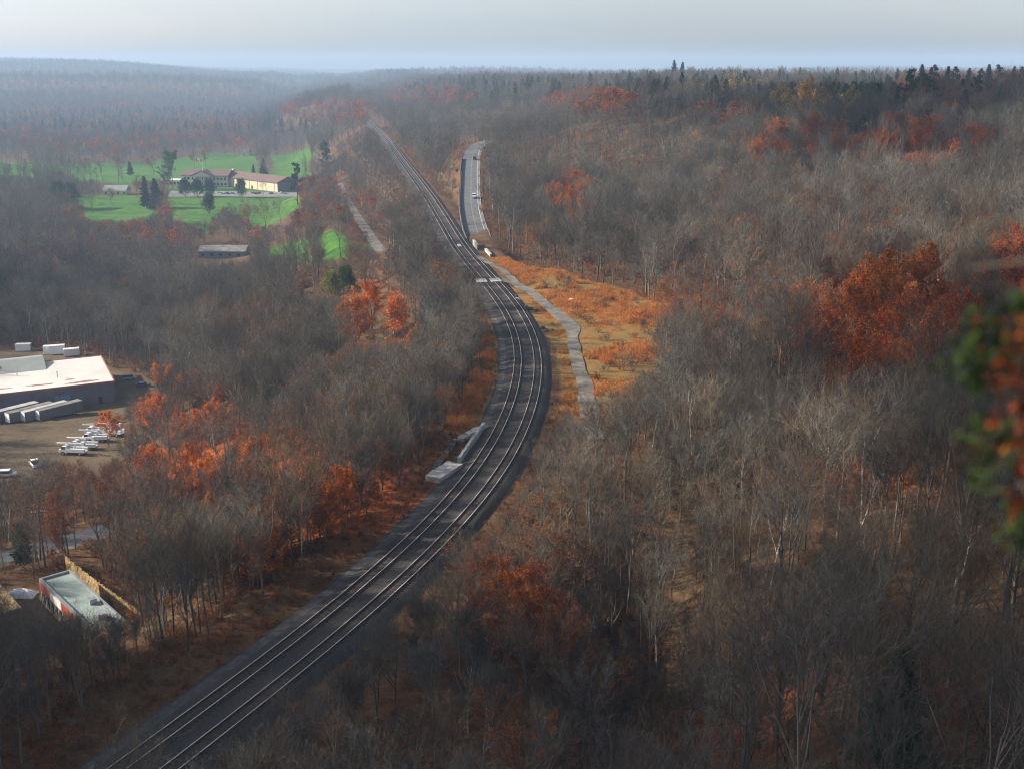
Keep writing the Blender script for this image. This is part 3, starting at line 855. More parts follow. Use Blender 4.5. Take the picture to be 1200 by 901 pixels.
# ------------------------------------------------------------------ scattered masses (one object each, copies made by geometry nodes)
def gn_scatter(name, protos, pts, scl, rot, idx, label=None, cat=None):
    me = bpy.data.meshes.new(name)
    me.vertices.add(len(pts)); me.vertices.foreach_set('co', np.asarray(pts, np.float32).ravel())
    for an, ty, arr in (('scl', 'FLOAT', scl), ('rot', 'FLOAT', rot)):
        a = me.attributes.new(an, ty, 'POINT'); a.data.foreach_set('value', np.asarray(arr, np.float32))
    a = me.attributes.new('idx', 'INT', 'POINT'); a.data.foreach_set('value', np.asarray(idx, np.int32))
    o = bpy.data.objects.new(name, me); COL.objects.link(o)
    tag(o, label, cat, None, 'stuff')
    pc = bpy.data.collections.new(name + '_shapes')
    for i, (t, c) in enumerate(protos):
        j = join_meshes(f'{name}_shape_{i:02d}', t, c)
        pc.objects.link(bpy.data.objects.new(f'{name}_shape_{i:02d}', j))
    ng = bpy.data.node_groups.new(name + '_nodes', 'GeometryNodeTree')
    ng.interface.new_socket('Geometry', in_out='INPUT', socket_type='NodeSocketGeometry')
    ng.interface.new_socket('Geometry', in_out='OUTPUT', socket_type='NodeSocketGeometry')
    n = ng.nodes; l = ng.links
    gi = n.new('NodeGroupInput'); go = n.new('NodeGroupOutput')
    ip = n.new('GeometryNodeInstanceOnPoints'); ci = n.new('GeometryNodeCollectionInfo')
    ci.inputs['Collection'].default_value = pc; ci.inputs['Separate Children'].default_value = True; ci.inputs['Reset Children'].default_value = True
    def attr(nm, ty):
        a = n.new('GeometryNodeInputNamedAttribute'); a.data_type = ty; a.inputs['Name'].default_value = nm; return a.outputs['Attribute']
    cx = n.new('ShaderNodeCombineXYZ'); l.new(attr('rot', 'FLOAT'), cx.inputs['Z'])
    l.new(gi.outputs[0], ip.inputs['Points']); l.new(ci.outputs[0], ip.inputs['Instance'])
    ip.inputs['Pick Instance'].default_value = True
    l.new(attr('idx', 'INT'), ip.inputs['Instance Index']); l.new(attr('scl', 'FLOAT'), ip.inputs['Scale'])
    l.new(cx.outputs[0], ip.inputs['Rotation'])
    l.new(ip.outputs[0], go.inputs[0])
    md = o.modifiers.new('scatter', 'NODES'); md.node_group = ng
    return o

def join_meshes(name, a, b):
    if b is None: return a
    vs = []; fs = {3: [], 4: []}; ms = {3: [], 4: []}; off = 0; mats = []
    for me in (a, b):
        co = np.zeros(len(me.vertices) * 3, np.float32); me.vertices.foreach_get('co', co); vs.append(co.reshape(-1, 3))
        lt = np.zeros(len(me.polygons), np.int32); me.polygons.foreach_get('loop_total', lt)
        ls = np.zeros(len(me.polygons), np.int32); me.polygons.foreach_get('loop_start', ls)
        mi = np.zeros(len(me.polygons), np.int32); me.polygons.foreach_get('material_index', mi)
        vi = np.zeros(len(me.loops), np.int32); me.loops.foreach_get('vertex_index', vi)
        for k in (3, 4):
            q = lt == k
            if q.any():
                fs[k].append(vi[ls[q][:, None] + np.arange(k)] + off); ms[k].append(mi[q] + len(mats))
        off += len(me.vertices); mats += list(me.materials)
    F = [np.concatenate(fs[k]) for k in (4, 3) if fs[k]]; m = np.concatenate([np.concatenate(ms[k]) for k in (4, 3) if ms[k]])
    return raw_mesh(name, np.concatenate(vs), F, mats, m)

# ------------------------------------------------------------------ where trees stand
CLEAR = [  # picture outlines of what the trees leave in sight (projected on the real ground below)
    [(100, 905), (343, 737), (402, 690), (470, 628), (508, 588), (506, 562), (520, 530), (578, 497), (600, 470), (606, 440), (598, 400), (580, 360), (560, 333), (530, 297), (510, 265), (495, 233), (468, 193), (446, 163),
     (434, 143), (438, 143), (453, 161), (480, 195), (507, 229), (530, 263), (555, 292), (585, 315), (640, 312), (700, 342), (745, 358), (775, 385), (772, 415), (755, 432), (725, 455), (700, 470), (690, 488), (668, 480), (655, 485),
     (640, 520), (625, 560), (600, 590), (545, 618), (500, 655), (440, 725), (395, 765), (300, 830), (215, 905)],
    [(536, 172), (550, 166), (562, 170), (569, 235), (580, 262), (588, 306), (560, 304), (540, 292), (534, 250), (535, 200)],
    [(0, 412), (80, 415), (140, 436), (185, 450), (160, 462), (120, 486), (60, 503), (0, 508)],
    [(64, 500), (150, 498), (140, 528), (110, 545), (66, 535)], [(0, 540), (48, 538), (48, 552), (0, 560)], [(0, 505), (60, 500), (66, 518), (0, 522)],
    [(985, 360), (1020, 335), (1060, 330), (1085, 345), (1080, 380), (1000, 390)], [(412, 345), (440, 332), (478, 345), (480, 395), (415, 400)], [(1028, 765), (1058, 765), (1058, 800), (1028, 800)],
    [(0, 680), (46, 676), (90, 662), (160, 708), (166, 720), (130, 722), (90, 722), (0, 722)],
    [(0, 650), (25, 640), (25, 660), (0, 668)], [(60, 630), (130, 614), (150, 612), (148, 622), (62, 640)],
    [(0, 193), (36, 194), (36, 204), (0, 204)], [(86, 197), (130, 194), (190, 192), (192, 208), (150, 212), (90, 208)], [(255, 183), (298, 183), (300, 199), (255, 199)],
    [(330, 185), (374, 184), (374, 204), (330, 204)], [(97, 238), (135, 232), (178, 232), (178, 250), (150, 258), (100, 256)], [(195, 186), (350, 190), (350, 240), (340, 262), (300, 262), (262, 240), (238, 268), (205, 255), (200, 225)],
    [(228, 286), (290, 286), (292, 306), (228, 306)], [(318, 288), (352, 288), (352, 298), (318, 298)], [(385, 288), (426, 288), (426, 304), (385, 304)],
    [(412, 250), (420, 250), (428, 262), (420, 266)], [(438, 282), (448, 282), (458, 302), (442, 302)], [(118, 214), (156, 214), (156, 229), (118, 229)],
    [(355, 322), (420, 335), (410, 350), (340, 340)],
]

def clear_hits(X, Y, Z, H):
    """True where some crown point would fall in an outline"""
    bad = np.zeros(X.shape, bool)
    for fz, fr in ((.02, 0), (.35, -.5), (.35, .5), (.65, -1), (.65, 0), (.65, 1), (.95, -.6), (.95, .6), (1.0, 0)):
        u, v = proj(X + H * .22 * fr, Y, Z + H * fz)
        for k, p in enumerate(CLEAR):
            if k == 0 and (fr != 0 or fz < .3): continue
            bad |= in_poly(u, v, p)
    return bad

# (u, v, ru, rv, kind, chance): where the picture shows leaves that still hold on
ZONES = [
    (300, 560, 110, 60, 'orange', .32), (300, 560, 140, 80, 'russet', .35), (215, 460, 50, 35, 'orange', .35), (205, 540, 40, 40, 'orange', .35), (140, 600, 110, 50, 'russet', .55),
    (440, 370, 50, 45, 'orange', .8), (440, 470, 130, 60, 'russet', .28), (330, 690, 50, 30, 'russet', .5), (280, 370, 60, 30, 'russet', .3),
    (610, 625, 95, 40, 'russet', .7), (600, 690, 60, 35, 'red', .5), (600, 760, 160, 80, 'russet', .15), (860, 355, 110, 40, 'russet', .5), (1035, 380, 105, 70, 'red', .85), (1190, 310, 40, 50, 'red', .6),
    (930, 160, 60, 18, 'red', .7), (1085, 168, 90, 30, 'red', .7), (1130, 100, 80, 25, 'russet', .5), (690, 116, 60, 12, 'red', .8), (860, 128, 40, 12, 'orange', .5), (668, 222, 22, 26, 'red', .7), (730, 190, 40, 20, 'russet', .2),
    (385, 128, 55, 14, 'red', .45), (500, 110, 60, 12, 'red', .35), (900, 240, 120, 60, 'russet', .16), (1000, 250, 200, 60, 'russet', .16),
    (1090, 110, 110, 16, 'far_conifer', .6), (570, 103, 100, 12, 'far_conifer', .22), (760, 98, 120, 12, 'far_conifer', .16), (1000, 98, 200, 12, 'far_conifer', .14), (180, 140, 200, 14, 'far_conifer', .22),
    (960, 120, 60, 12, 'yellow', .25), (850, 95, 60, 10, 'yellow', .12), (270, 240, 200, 40, 'russet', .25), (150, 150, 160, 30, 'russet', .22),
    (1000, 700, 300, 200, 'slender', .55), (900, 600, 320, 120, 'slender', .5), (560, 800, 260, 140, 'young', .55), (620, 720, 180, 60, 'young', .45), (150, 780, 260, 140, 'slender', .5), (520, 200, 25, 60, 'young', .8), (520, 350, 50, 60, 'young', .3),
]
ZONES = [(a, b, c, d, k, p) for a, b, c, d, k, p in ZONES]
HGT = {'bare': [15, 17, 14, 18, 16, 13], 'slender': [17, 18, 15], 'young': [8, 9, 7.5], 'birch': [14, 13], 'russet': [14, 12, 15], 'orange': [12, 9], 'red': [14, 13], 'yellow': [13], 'green': [11, 6],
       'spruce': [15, 13], 'pine': [16, 14], 'far_bare': [15, 14, 16, 14], 'far_russet': [14, 13], 'far_conifer': [15], 'far_yellow': [13]}

rng = np.random.RandomState(7)
def candidates(d0, d1, sp, half):
    """jittered points between two distances, a little wider than the picture"""
    n = int((d1 * math.tan(half) * 2) / sp) + 1
    gx, gy = np.meshgrid(np.arange(-n, n + 1), np.arange(0, int((d1 - d0) / (sp * .87)) + 1))
    X = (gx + (gy % 2) * .5) * sp; Y = d0 + gy * sp * .87
    X = X + rng.uniform(-.36, .36, X.shape) * sp; Y = Y + rng.uniform(-.36, .36, Y.shape) * sp
    X, Y = X.ravel(), Y.ravel()
    k = np.abs(X) < Y * math.tan(half) + 12
    return X[k], Y[k]

def occupied(X, Y, lawn=True):
    s = track_s(X, Y)
    bad = (s > -9.5) & (s < 7.5) & (Y < 1430)
    for line, wd in ((ROAD, 7.5), (ROAD2, 6), (ROAD3, 6), (PATH, 4.5), (PATH2, 3)):
        dd, _ = line_near(X, Y, line); bad |= dd < wd
    for poly in YARD_W: bad |= in_poly(X, Y, poly)
    if lawn:
        for poly in LAWN_W: bad |= in_poly(X, Y, poly) & ((s < -66) | (Y < 600))
    bad |= in_poly(X, Y, FIELD_W[0])
    return bad

TREES = []   # x, y, z, kind, shape, scale, height, projected size, u, v
def plant(X, Y, far=0, smin=.75, smax=1.15, lawn=True):
    ok = ~occupied(X, Y, lawn); X, Y = X[ok], Y[ok]
    Z = terrain(X, Y)
    rows = []; keep = []
    for x, y, z in zip(X, Y, Z):
        r = rng.uniform(0, 1, 4)
        sc = smin + (smax - smin) * r[0]
        kind = 'bare' if far == 0 else 'far_bare'
        u, v = proj(x, y, z + 11 * sc)
        rr = r[1]
        for (zu, zv, ru, rv, k, p) in ZONES:
            if ((u - zu) / ru) ** 2 + ((v - zv) / rv) ** 2 < 1:
                if rr < p: kind = k; break
                rr = (rr - p) / (1 - p)
        if far >= 1:
            kind = {'bare': 'far_bare', 'slender': 'far_bare', 'young': 'far_bare', 'russet': 'far_russet', 'red': 'far_russet', 'orange': 'far_russet', 'yellow': 'far_yellow', 'spruce': 'far_conifer', 'pine': 'far_conifer'}.get(kind, kind)
        elif kind == 'far_conifer': kind = 'pine' if r[2] < .6 else 'spruce'
        if kind == 'bare' and y < 330 and r[3] < .04: kind = 'birch'
        if kind == 'bare' and far == 0 and r[3] > .965: kind = 'russet'
        if far == 0 and kind in ('bare', 'russet') and in_poly(*[np.array([q]) for q in proj(x, y, z)], [(185, 500), (260, 530), (392, 545), (400, 620), (260, 625), (180, 590)])[0] and r[3] < .6: continue
        shp = int(r[2] * len(HGT[kind])) % len(HGT[kind])
        h = HGT[kind][shp] * sc
        rows.append([x, y, z, kind, shp, sc, h, 0, u, v])
    if far < 2:
        H = np.array([q[6] for q in rows]); X, Y, Z = (np.array([q[k] for q in rows]) for k in range(3))
        F = np.zeros(len(rows))
        for f in (.36, .5, .72, 1):
            F = np.where(~clear_hits(X, Y, Z, H * f), f, F)
        rows = [(q[:5] + [q[5] * f, q[6] * f] + q[7:]) for q, f in zip(rows, F) if f > 0]
    for q in rows: q[7] = FPX * q[6] / q[1]
    TREES.extend(rows)
def strip(d0, d1, sp, test):
    X, Y = candidates(d0, d1, sp, R(29)); k = test(X, Y); return X[k], Y[k]
plant(*strip(58, 250, 5.3, lambda X, Y: track_s(X, Y) > 45), 0, .72, 1.3)
plant(*strip(58, 250, 5.4, lambda X, Y: (track_s(X, Y) < -62)), 0, .60, 1.05)
plant(*strip(58, 260, 3.0, lambda X, Y: (track_s(X, Y) < -11) & (track_s(X, Y) > -62)), 0, .5, .92)
plant(*strip(58, 250, 4.0, lambda X, Y: (track_s(X, Y) < 45) & (track_s(X, Y) > 9)), 0, .45, .95)
plant(*candidates(250, 480, 5.8, R(28)), 0, .6, 1.25)
plant(*candidates(480, 1000, 6.9, R(27)), 1, .65, 1.2)
lx, ly = candidates(640, 1360, 10.5, R(27))
lk = np.zeros(lx.shape, bool)
for q_ in LAWN_W[:-1]: lk |= in_poly(lx, ly, q_)
lk &= rng.uniform(0, 1, lx.shape) < .6
plant(lx[lk], ly[lk], 1, .8, 1.5, False)
plant(*candidates(1000, 2700, 13.5, R(27)), 2, 1.0, 1.6)
plant(*candidates(2700, 6800, 24, R(27)), 2, 1.1, 2.0)
print('trees', len(TREES))

# ------------------------------------------------------------------ the trees one can tell apart, each a thing of its own
_first = {}
def tree(kind, shp, x, y, z, sc, rz, name, label, cat, group, tint=(1, 1, 1)):
    t = thing(name, label, cat, (x, y, z), rz, group)
    t.scale = (sc, sc, sc)
    tm, cm = PR[kind][shp]
    for nm, me in (('trunk', tm), ('crown', cm)):
        o = bpy.data.objects.new(nm, me); COL.objects.link(o); o.parent = t
        o.color = (*tint, 1) if nm == 'crown' else (1, 1, 1, 1)
    return t

BARE = {'bare', 'slender', 'young', 'birch', 'far_bare'}
LAND = [  # landmarks by picture position, for the wording only
    (90, 700, 'the flat-roofed red-trimmed building'), (60, 465, 'the long white-roofed warehouse'), (105, 522, 'the parked bucket trucks'), (100, 628, 'the lower valley road'),
    (300, 580, 'the bright orange leaf-strewn bank'), (545, 535, 'the concrete slabs by the rails'), (270, 215, 'the clubhouse'), (430, 275, 'the pale lane left of the tracks'),
    (555, 235, 'the climbing road'), (720, 420, 'the orange grass field'), (655, 370, 'the gravel path'), (440, 370, 'the bright orange oak'), (575, 330, 'the level crossing'),
    (300, 790, 'the lower end of the tracks'), (620, 440, 'the outer side of the railway bend'), (560, 640, 'the reddish thicket below the bend'), (560, 820, 'the thicket at the foot of the cliff'),
    (780, 750, 'the dark ravine'), (1040, 385, 'the big red oak on the right slope'), (1150, 450, 'the overhanging leafy branch'), (1040, 790, 'the dark green fir'), (850, 560, 'the middle of the right slope'),
    (1000, 640, 'the shaded right hillside'), (260, 295, 'the long low shed'), (120, 350, 'the dark left valley woods'), (700, 180, 'the wooded knoll above the road'), (940, 200, 'the upper right woods'), (480, 760, 'the near rails')]
def lmark(u, v):
    return min(LAND, key=lambda q: (q[0] - u) ** 2 + ((q[1] - v) * 1.2) ** 2)

vis_ = [q for q in TREES if -25 < q[8] < 1225 and q[9] < 935]
bare_vis = sorted([q for q in vis_ if q[3] in BARE], key=lambda q: -q[7])[:285]
leaf_vis = sorted([q for q in vis_ if q[3] not in BARE and q[1] < 1000], key=lambda q: -q[7])
print('leafy in view', len(leaf_vis))
leaf_vis = leaf_vis[:230]
solo = set(map(id, bare_vis)) | set(map(id, leaf_vis))
TINTS = [((1, 1, 1), 'grey-brown'), ((.82, .80, .84), 'grey'), ((1.12, .92, .74), 'warm brown'), ((1.22, 1.15, 1.0), 'pale tan')]
SIZES = ('low', 'middling', 'tall')
for q in bare_vis + leaf_vis:
    x, y, z, kind, shp, sc, h, px, u, v = q
    lu, lv, lt = lmark(u, v)
    side = ('above ' if v < lv - 25 else 'below ' if v > lv + 25 else 'beside ') + lt
    ti = rng.randint(0, 4)
    size = SIZES[0 if h < 9.5 else 1 if h < 14.5 else 2]
    if kind in BARE:
        tint, tw = TINTS[ti]
        shape = {'bare': ('spreading', 'round-crowned', 'wide-forked', 'high-crowned', 'broad', 'twin-stemmed')[shp] if kind == 'bare' else '', 'slender': 'slender', 'young': 'bushy many-stemmed', 'birch': 'white-barked', 'far_bare': 'distant'}[kind]
        lab = f'{size} {tw} {shape} leafless tree {side}'.replace('  ', ' ')
        tree(kind, shp, x, y, z, sc, rng.uniform(0, 6.28), 'birch_tree' if kind == 'birch' else 'bare_tree', lab, 'bare tree', 'leafless trees ' + side, tint)
    else:
        word = {'russet': 'rusty brown oak', 'far_russet': 'distant rusty tree', 'orange': 'bright orange oak', 'red': 'dark red oak', 'yellow': 'yellow-leaved tree', 'far_yellow': 'distant yellow-leaved tree', 'green': 'green leafy tree',
                'spruce': 'dark green spruce', 'pine': 'dark green pine', 'far_conifer': 'distant dark evergreen'}[kind]
        dens = ('thick', 'ragged', 'thin')[shp % 3]
        ev = kind in ('spruce', 'pine', 'far_conifer')
        nm = {'spruce': 'spruce_tree', 'pine': 'pine_tree', 'far_conifer': 'evergreen_tree'}.get(kind, 'oak_tree')
        tree(kind, shp, x, y, z, sc, rng.uniform(0, 6.28), nm, f'{size} {dens} {word} {side}', 'evergreen tree' if ev else 'autumn tree', ('evergreens ' if ev else 'trees still in autumn leaf ') + side, (1, 1, 1))

def mass(name, label, cat, sel, kinds):
    protos = []; base = {}
    for k in kinds:
        base[k] = len(protos); protos += PR[k]
    q = [t for t in sel if t[3] in kinds]
    return gn_scatter(name, protos, [(t[0], t[1], t[2]) for t in q], [t[5] for t in q], rng.uniform(0, 6.28, len(q)), [base[t[3]] + t[4] for t in q], label, cat)
rest = [q for q in TREES if id(q) not in solo]
mass('bare_woods', 'grey brown leafless woods covering the slopes on both sides of the railway', 'woods', [q for q in rest if q[1] < 1000], ['bare', 'slender', 'young', 'birch', 'far_bare'])
mass('autumn_woods', 'rusty and evergreen trees scattered through the leafless woods', 'woods', [q for q in rest if q[1] < 1000], ['russet', 'orange', 'red', 'yellow', 'spruce', 'pine', 'far_russet', 'far_conifer', 'far_yellow'])
mass('far_woods', 'far off woods on the valley floor and hazy hills', 'woods', [q for q in rest if q[1] >= 1000], ['far_bare', 'far_russet', 'far_conifer', 'far_yellow'])

# ------------------------------------------------------------------ undergrowth and dry grass
def brush_proto(name, seed, H, leaf, n, size, stems=14):
    rg = np.random.RandomState(seed); g = Geo()
    P = np.c_[rg.normal(0, H * .22, (stems, 2)), np.full(stems, -.1)]
    D = norm(np.c_[rg.normal(0, .5, (stems, 2)), np.ones(stems)])
    st = grow(P, D, np.full(stems, H) * rg.uniform(.6, 1.1, stems), 3, rg, .1, .15)
    g.tubes(st, np.full(stems, .022), np.full(stems, .006), 3)
    P2, D2, i2, t2 = sprout(st, 9, .25, 1, 38, rg)
    L2 = rg.uniform(.25, .6, len(P2)) * H * .5
    g.slivers(P2, D2, L2, np.full(len(P2), .03), rg)
    if n:
        q = rg.randint(0, len(P2), n)
        g.leaves(P2[q] + D2[q] * L2[q][:, None] * rg.uniform(0, 1, (n, 1)) + rg.normal(0, .1, (n, 3)), np.full(n, size), rg, 1)
    return g.mesh(name, [M['twig'], M[leaf]])
def grass_proto(name, seed, H, n, r):
    rg = np.random.RandomState(seed); g = Geo()
    P = np.c_[rg.normal(0, r, (n, 2)), np.full(n, -.05)]
    D = norm(np.c_[rg.normal(0, .28, (n, 2)), np.ones(n)])
    g.slivers(P, D, rg.uniform(.5, 1.1, n) * H, np.full(n, .06), rg)
    return g.mesh(name, [M['tan']])
BR = [(brush_proto('brush_a', 1, 2.0, 'brush', 500, .09), None), (brush_proto('brush_b', 2, 1.6, 'russet', 450, .09), None), (brush_proto('brush_c', 3, 2.6, 'brush', 120, .09), None),
      (brush_proto('brush_d', 4, 2.4, 'orange', 420, .10), None)]
X1, Y1 = candidates(58, 470, 3.2, R(29))
s1 = track_s(X1, Y1)
ok = ~(((s1 > -7.8) & (s1 < 7.2)))
for line, wd in ((ROAD, 5.0), (ROAD2, 4.5), (ROAD3, 4.5), (PATH, 2.3), (PATH2, 2)):
    dd, _ = line_near(X1, Y1, line); ok &= dd > wd
for poly in YARD_W + LAWN_W: ok &= ~in_poly(X1, Y1, poly)
infield = in_poly(X1, Y1, FIELD_W[0])
ok &= ~infield | (rng.uniform(0, 1, len(X1)) < .35)
ok &= (rng.uniform(0, 1, len(X1)) < .85)
X1, Y1, s1 = X1[ok], Y1[ok], s1[ok]
Z1 = terrain(X1, Y1)
gl = np.zeros(len(X1))
for gx, gy, gr in GLOW_W: gl = np.maximum(gl, np.exp(-((X1 - gx) ** 2 + (Y1 - gy) ** 2) / gr ** 2))
ix = rng.choice(3, len(X1), p=[.5, .25, .25]); ix = np.where((gl > .3) & (rng.uniform(0, 1, len(X1)) < .6), 3, ix)
gn_scatter('undergrowth', BR, np.c_[X1, Y1, Z1], rng.uniform(.4, 1.15, len(X1)) * np.where(np.abs(s1) < 14, .55, 1), rng.uniform(0, 6.28, len(X1)), ix,
           'rusty and grey brown underbrush between the trees and along the tracks', 'undergrowth')
X3, Y3 = candidates(400, 1150, 4.5, R(16)); s3 = track_s(X3, Y3)
ok = ((s3 < -6.5) & (s3 > -40)) | ((s3 > 6) & (s3 < 40))
for line, wd in ((ROAD, 5.0), (ROAD2, 4.5)):
    dd, _ = line_near(X3, Y3, line); ok &= dd > wd
X3, Y3 = X3[ok], Y3[ok]
gn_scatter('lineside_brush', BR, np.c_[X3, Y3, terrain(X3, Y3)], rng.uniform(.5, 1.5, len(X3)), rng.uniform(0, 6.28, len(X3)), rng.choice(3, len(X3), p=[.4, .1, .5]),
           'grey brown and rusty scrub along the far railway and climbing road', 'undergrowth')
X4, Y4 = candidates(58, 400, 1.55, R(29)); s4 = track_s(X4, Y4)
ok = ((s4 < -6.4) & (s4 > -17)) | ((s4 > 5.3) & (s4 < 9.5) & (Y4 < 200))
X4, Y4 = X4[ok], Y4[ok]
gn_scatter('verge_brush', BR, np.c_[X4, Y4, terrain(X4, Y4)], rng.uniform(.22, .62, len(X4)), rng.uniform(0, 6.28, len(X4)), rng.choice(3, len(X4), p=[.35, .45, .2]),
           'low rusty brush edging the ballast of the near railway', 'undergrowth')
GP = [(grass_proto('tuft_a', 5, .9, 90, .35), None), (grass_proto('tuft_b', 6, 1.3, 120, .5), None), (grass_proto('tuft_c', 7, .5, 80, .5), None)]
X2, Y2 = candidates(150, 375, 1.5, R(12))
ok = in_poly(X2, Y2, FIELD_W[0]) | in_poly(X2, Y2, FIELD_W[1])
s2 = track_s(X2, Y2); ok &= ~((s2 > -7.4) & (s2 < 7.2))
for line, wd in ((PATH, 1.9), (PATH2, 1.6)):
    dd, _ = line_near(X2, Y2, line); ok &= dd > wd
ok &= vnoise(X2, Y2, 11, 31) + vnoise(X2, Y2, 4, 32) * .5 > -.12
X2, Y2 = X2[ok], Y2[ok]
tall = vnoise(X2, Y2, 18, 33) + vnoise(X2, Y2, 6, 34) * .5 > .05
gn_scatter('dry_grass', GP, np.c_[X2, Y2, terrain(X2, Y2)], rng.uniform(.7, 1.3, len(X2)), rng.uniform(0, 6.28, len(X2)), np.where(tall, rng.randint(0, 2, len(X2)), 2),
           'tall dry orange and straw coloured grass in the field beside the path', 'grass')

# ------------------------------------------------------------------ trees placed one by one
def htree(kind, shp, u, v, hm, label, cat='autumn tree', name='oak_tree', group=None, tint=(1, 1, 1), dz=0):
    p = hit(u, v)
    H = HGT[kind][shp]
    return tree(kind, shp, p[0], p[1], p[2] + dz, hm / H, rng.uniform(0, 6.28), name, label, cat, group, tint)
def hpx(u, vtop, vbase):
    p = hit(u, vbase); return (vbase - vtop) / FPX * p[1] * 1.03
def H2(kind, shp, u, vtop, vbase, label, *a, **k):
    return htree(kind, shp, u, vbase, hpx(u, vtop, vbase), label, *a, **k)
E = dict(cat='evergreen tree')
# golf course and clubhouse
H2('spruce', 0, 172, 208, 245, 'tall dark spruce, left one of the close pair on the golf course lawn', name='spruce_tree', **E)
H2('spruce', 1, 184, 211, 247, 'dark spruce, right one of the close pair on the golf course lawn', name='spruce_tree', **E)
H2('green', 0, 203, 178, 222, 'big green tree standing just left of the clubhouse', 'leafy tree', 'leafy_tree', tint=(.8, 1, 1.2))
H2('spruce', 1, 153, 190, 206, 'small dark cone-shaped spruce on the far left lawn', name='spruce_tree', **E)
H2('spruce', 0, 297, 193, 206, 'small spruce behind the ridge of the tan hall', name='spruce_tree', **E)
H2('spruce', 1, 309, 187, 209, 'narrow spruce behind the far end of the tan hall', name='spruce_tree', **E)
H2('pine', 0, 349, 193, 240, 'tall pine at the right gable end of the tan hall', name='pine_tree', **E)
H2('pine', 1, 383, 168, 208, 'tall pine at the right edge of the golf lawns', name='pine_tree', **E)
H2('spruce', 0, 406, 236, 263, 'dark spruce at the top of the pale lane', name='spruce_tree', **E)
H2('spruce', 0, 338, 308, 345, 'yellow-green spruce left of the bright green bushes', name='spruce_tree', tint=(2.4, 2.2, 1.0), **E)
D = dict(tint=(.55, .75, 1.1))
H2('green', 1, 245, 228, 251, 'round dark green tree alone on the lawn below the parked cars', 'leafy tree', 'leafy_tree', **D)
H2('green', 1, 284, 211, 232, 'cone-shaped dark green tree before the tan hall beside the cars', 'leafy tree', 'leafy_tree', **D)
for u, w_ in ((218, 'left'), (231, 'middle'), (245, 'right')):
    H2('green', 1, u, 211, 231, f'{w_} one of the three round dark bushes before the clubhouse', 'bush', 'bush', 'round dark bushes before the clubhouse', **D)
H2('green', 1, 68, 214, 243, 'dark rounded tree, left half of the dark clump on the left lawn', 'leafy tree', 'leafy_tree', **D)
H2('green', 1, 86, 216, 243, 'dark rounded tree, right half of the dark clump on the left lawn', 'leafy tree', 'leafy_tree', **D)
H2('green', 1, 388, 318, 350, 'bright green bushy tree near the orange oak, left one', 'leafy tree', 'leafy_tree', tint=(2.4, 1.9, 1))
H2('green', 1, 404, 312, 346, 'dark green bushy tree beside the orange oak, right one', 'leafy tree', 'leafy_tree')
H2('yellow', 0, 398, 304, 320, 'small yellow and red tree above the bright green bushes', 'autumn tree', 'maple_tree')
for i, (kind, shp, u, vt, vb, lab) in enumerate([
    ('russet', 1, 101, 186, 207, 'small rusty tree on the far left lawn'), ('bare', 4, 140, 184, 207, 'dark bare tree between the two far left lawns'), ('russet', 0, 180, 184, 205, 'pinkish rusty tree right of the far left lawns'),
    ('russet', 1, 228, 179, 196, 'rusty tree behind the clubhouse roof, left one'), ('russet', 1, 241, 178, 196, 'rusty tree behind the clubhouse roof, right one'), ('russet', 2, 160, 208, 232, 'orange brown tree by the grey-roofed golf shed'),
    ('russet', 1, 130, 222, 240, 'low rusty tree before the grey-roofed golf shed'), ('bare', 0, 30, 190, 225, 'broad bare tree at the far left edge of the lawns'), ('bare', 2, 47, 186, 222, 'bare tree on the far left lawn, second from the edge'),
    ('bare', 4, 64, 188, 218, 'bare tree beside the far left lawn, third from the edge'), ('bare', 0, 12, 196, 234, 'bare tree at the very edge of the far left lawn'), ('bare', 2, 108, 222, 250, 'bare tree between the dark clump and golf shed'),
    ('russet', 0, 196, 232, 262, 'rusty tree below the dark spruce pair'), ('bare', 0, 275, 240, 275, 'bare tree on the lawn below the parked cars'), ('russet', 0, 292, 236, 274, 'brown oak right of centre below the car park'),
    ('russet', 2, 312, 236, 276, 'brown oak at the right end below the car park'), ('bare', 1, 309, 214, 230, 'small bare tree before the tan hall wall'), ('bare', 4, 330, 235, 268, 'bare tree on the yellow lawn corner by the hall'),
    ('russet', 1, 276, 280, 296, 'small red maple beside the long low shed'), ('red', 1, 108, 277, 300, 'lone bright red tree in the dark left woods'), ('bare', 2, 315, 184, 212, 'bare tree behind the gable of the hall'),
    ('bare', 4, 240, 262, 296, 'bare tree above the long low shed'), ('bare', 0, 216, 262, 296, 'bare tree left of the long low shed'), ('bare', 0, 345, 246, 282, 'bare tree before the right golf lawn'),
    ('russet', 0, 362, 250, 285, 'orange leaved tree at the lawn edge below the tall pine')]):
    H2(kind, shp, u, vt, vb, lab, 'bare tree' if kind == 'bare' else 'autumn tree', 'bare_tree' if kind == 'bare' else 'oak_tree')
# the bright oaks left of the tracks
H2('orange', 0, 437, 330, 398, 'tallest bright orange oak left of the railway bend', tint=(1, 1, 1))
H2('orange', 0, 418, 346, 412, 'bright orange oak at the left of the orange oak clump')
H2('orange', 1, 462, 344, 410, 'bright orange red oak at the right of the orange oak clump', tint=(1, .9, 1))
H2('orange', 1, 198, 425, 470, 'flame orange maple among bare trees right of the warehouse', name='maple_tree')
H2('orange', 1, 228, 432, 478, 'flame orange maple, the right one of two near the warehouse', name='maple_tree')
H2('orange', 0, 128, 478, 524, 'orange oak just above the bucket trucks')
H2('orange', 1, 176, 522, 576, 'flame red maple right of the bucket trucks', name='maple_tree', tint=(1, .8, .8))
H2('spruce', 1, 28, 606, 662, 'dark spruce standing by the lower valley road', name='spruce_tree', **E)
H2('green', 0, 188, 556, 610, 'dark green leafy tree above the end of the lower road', 'leafy tree', 'leafy_tree', tint=(.7, .9, .8))
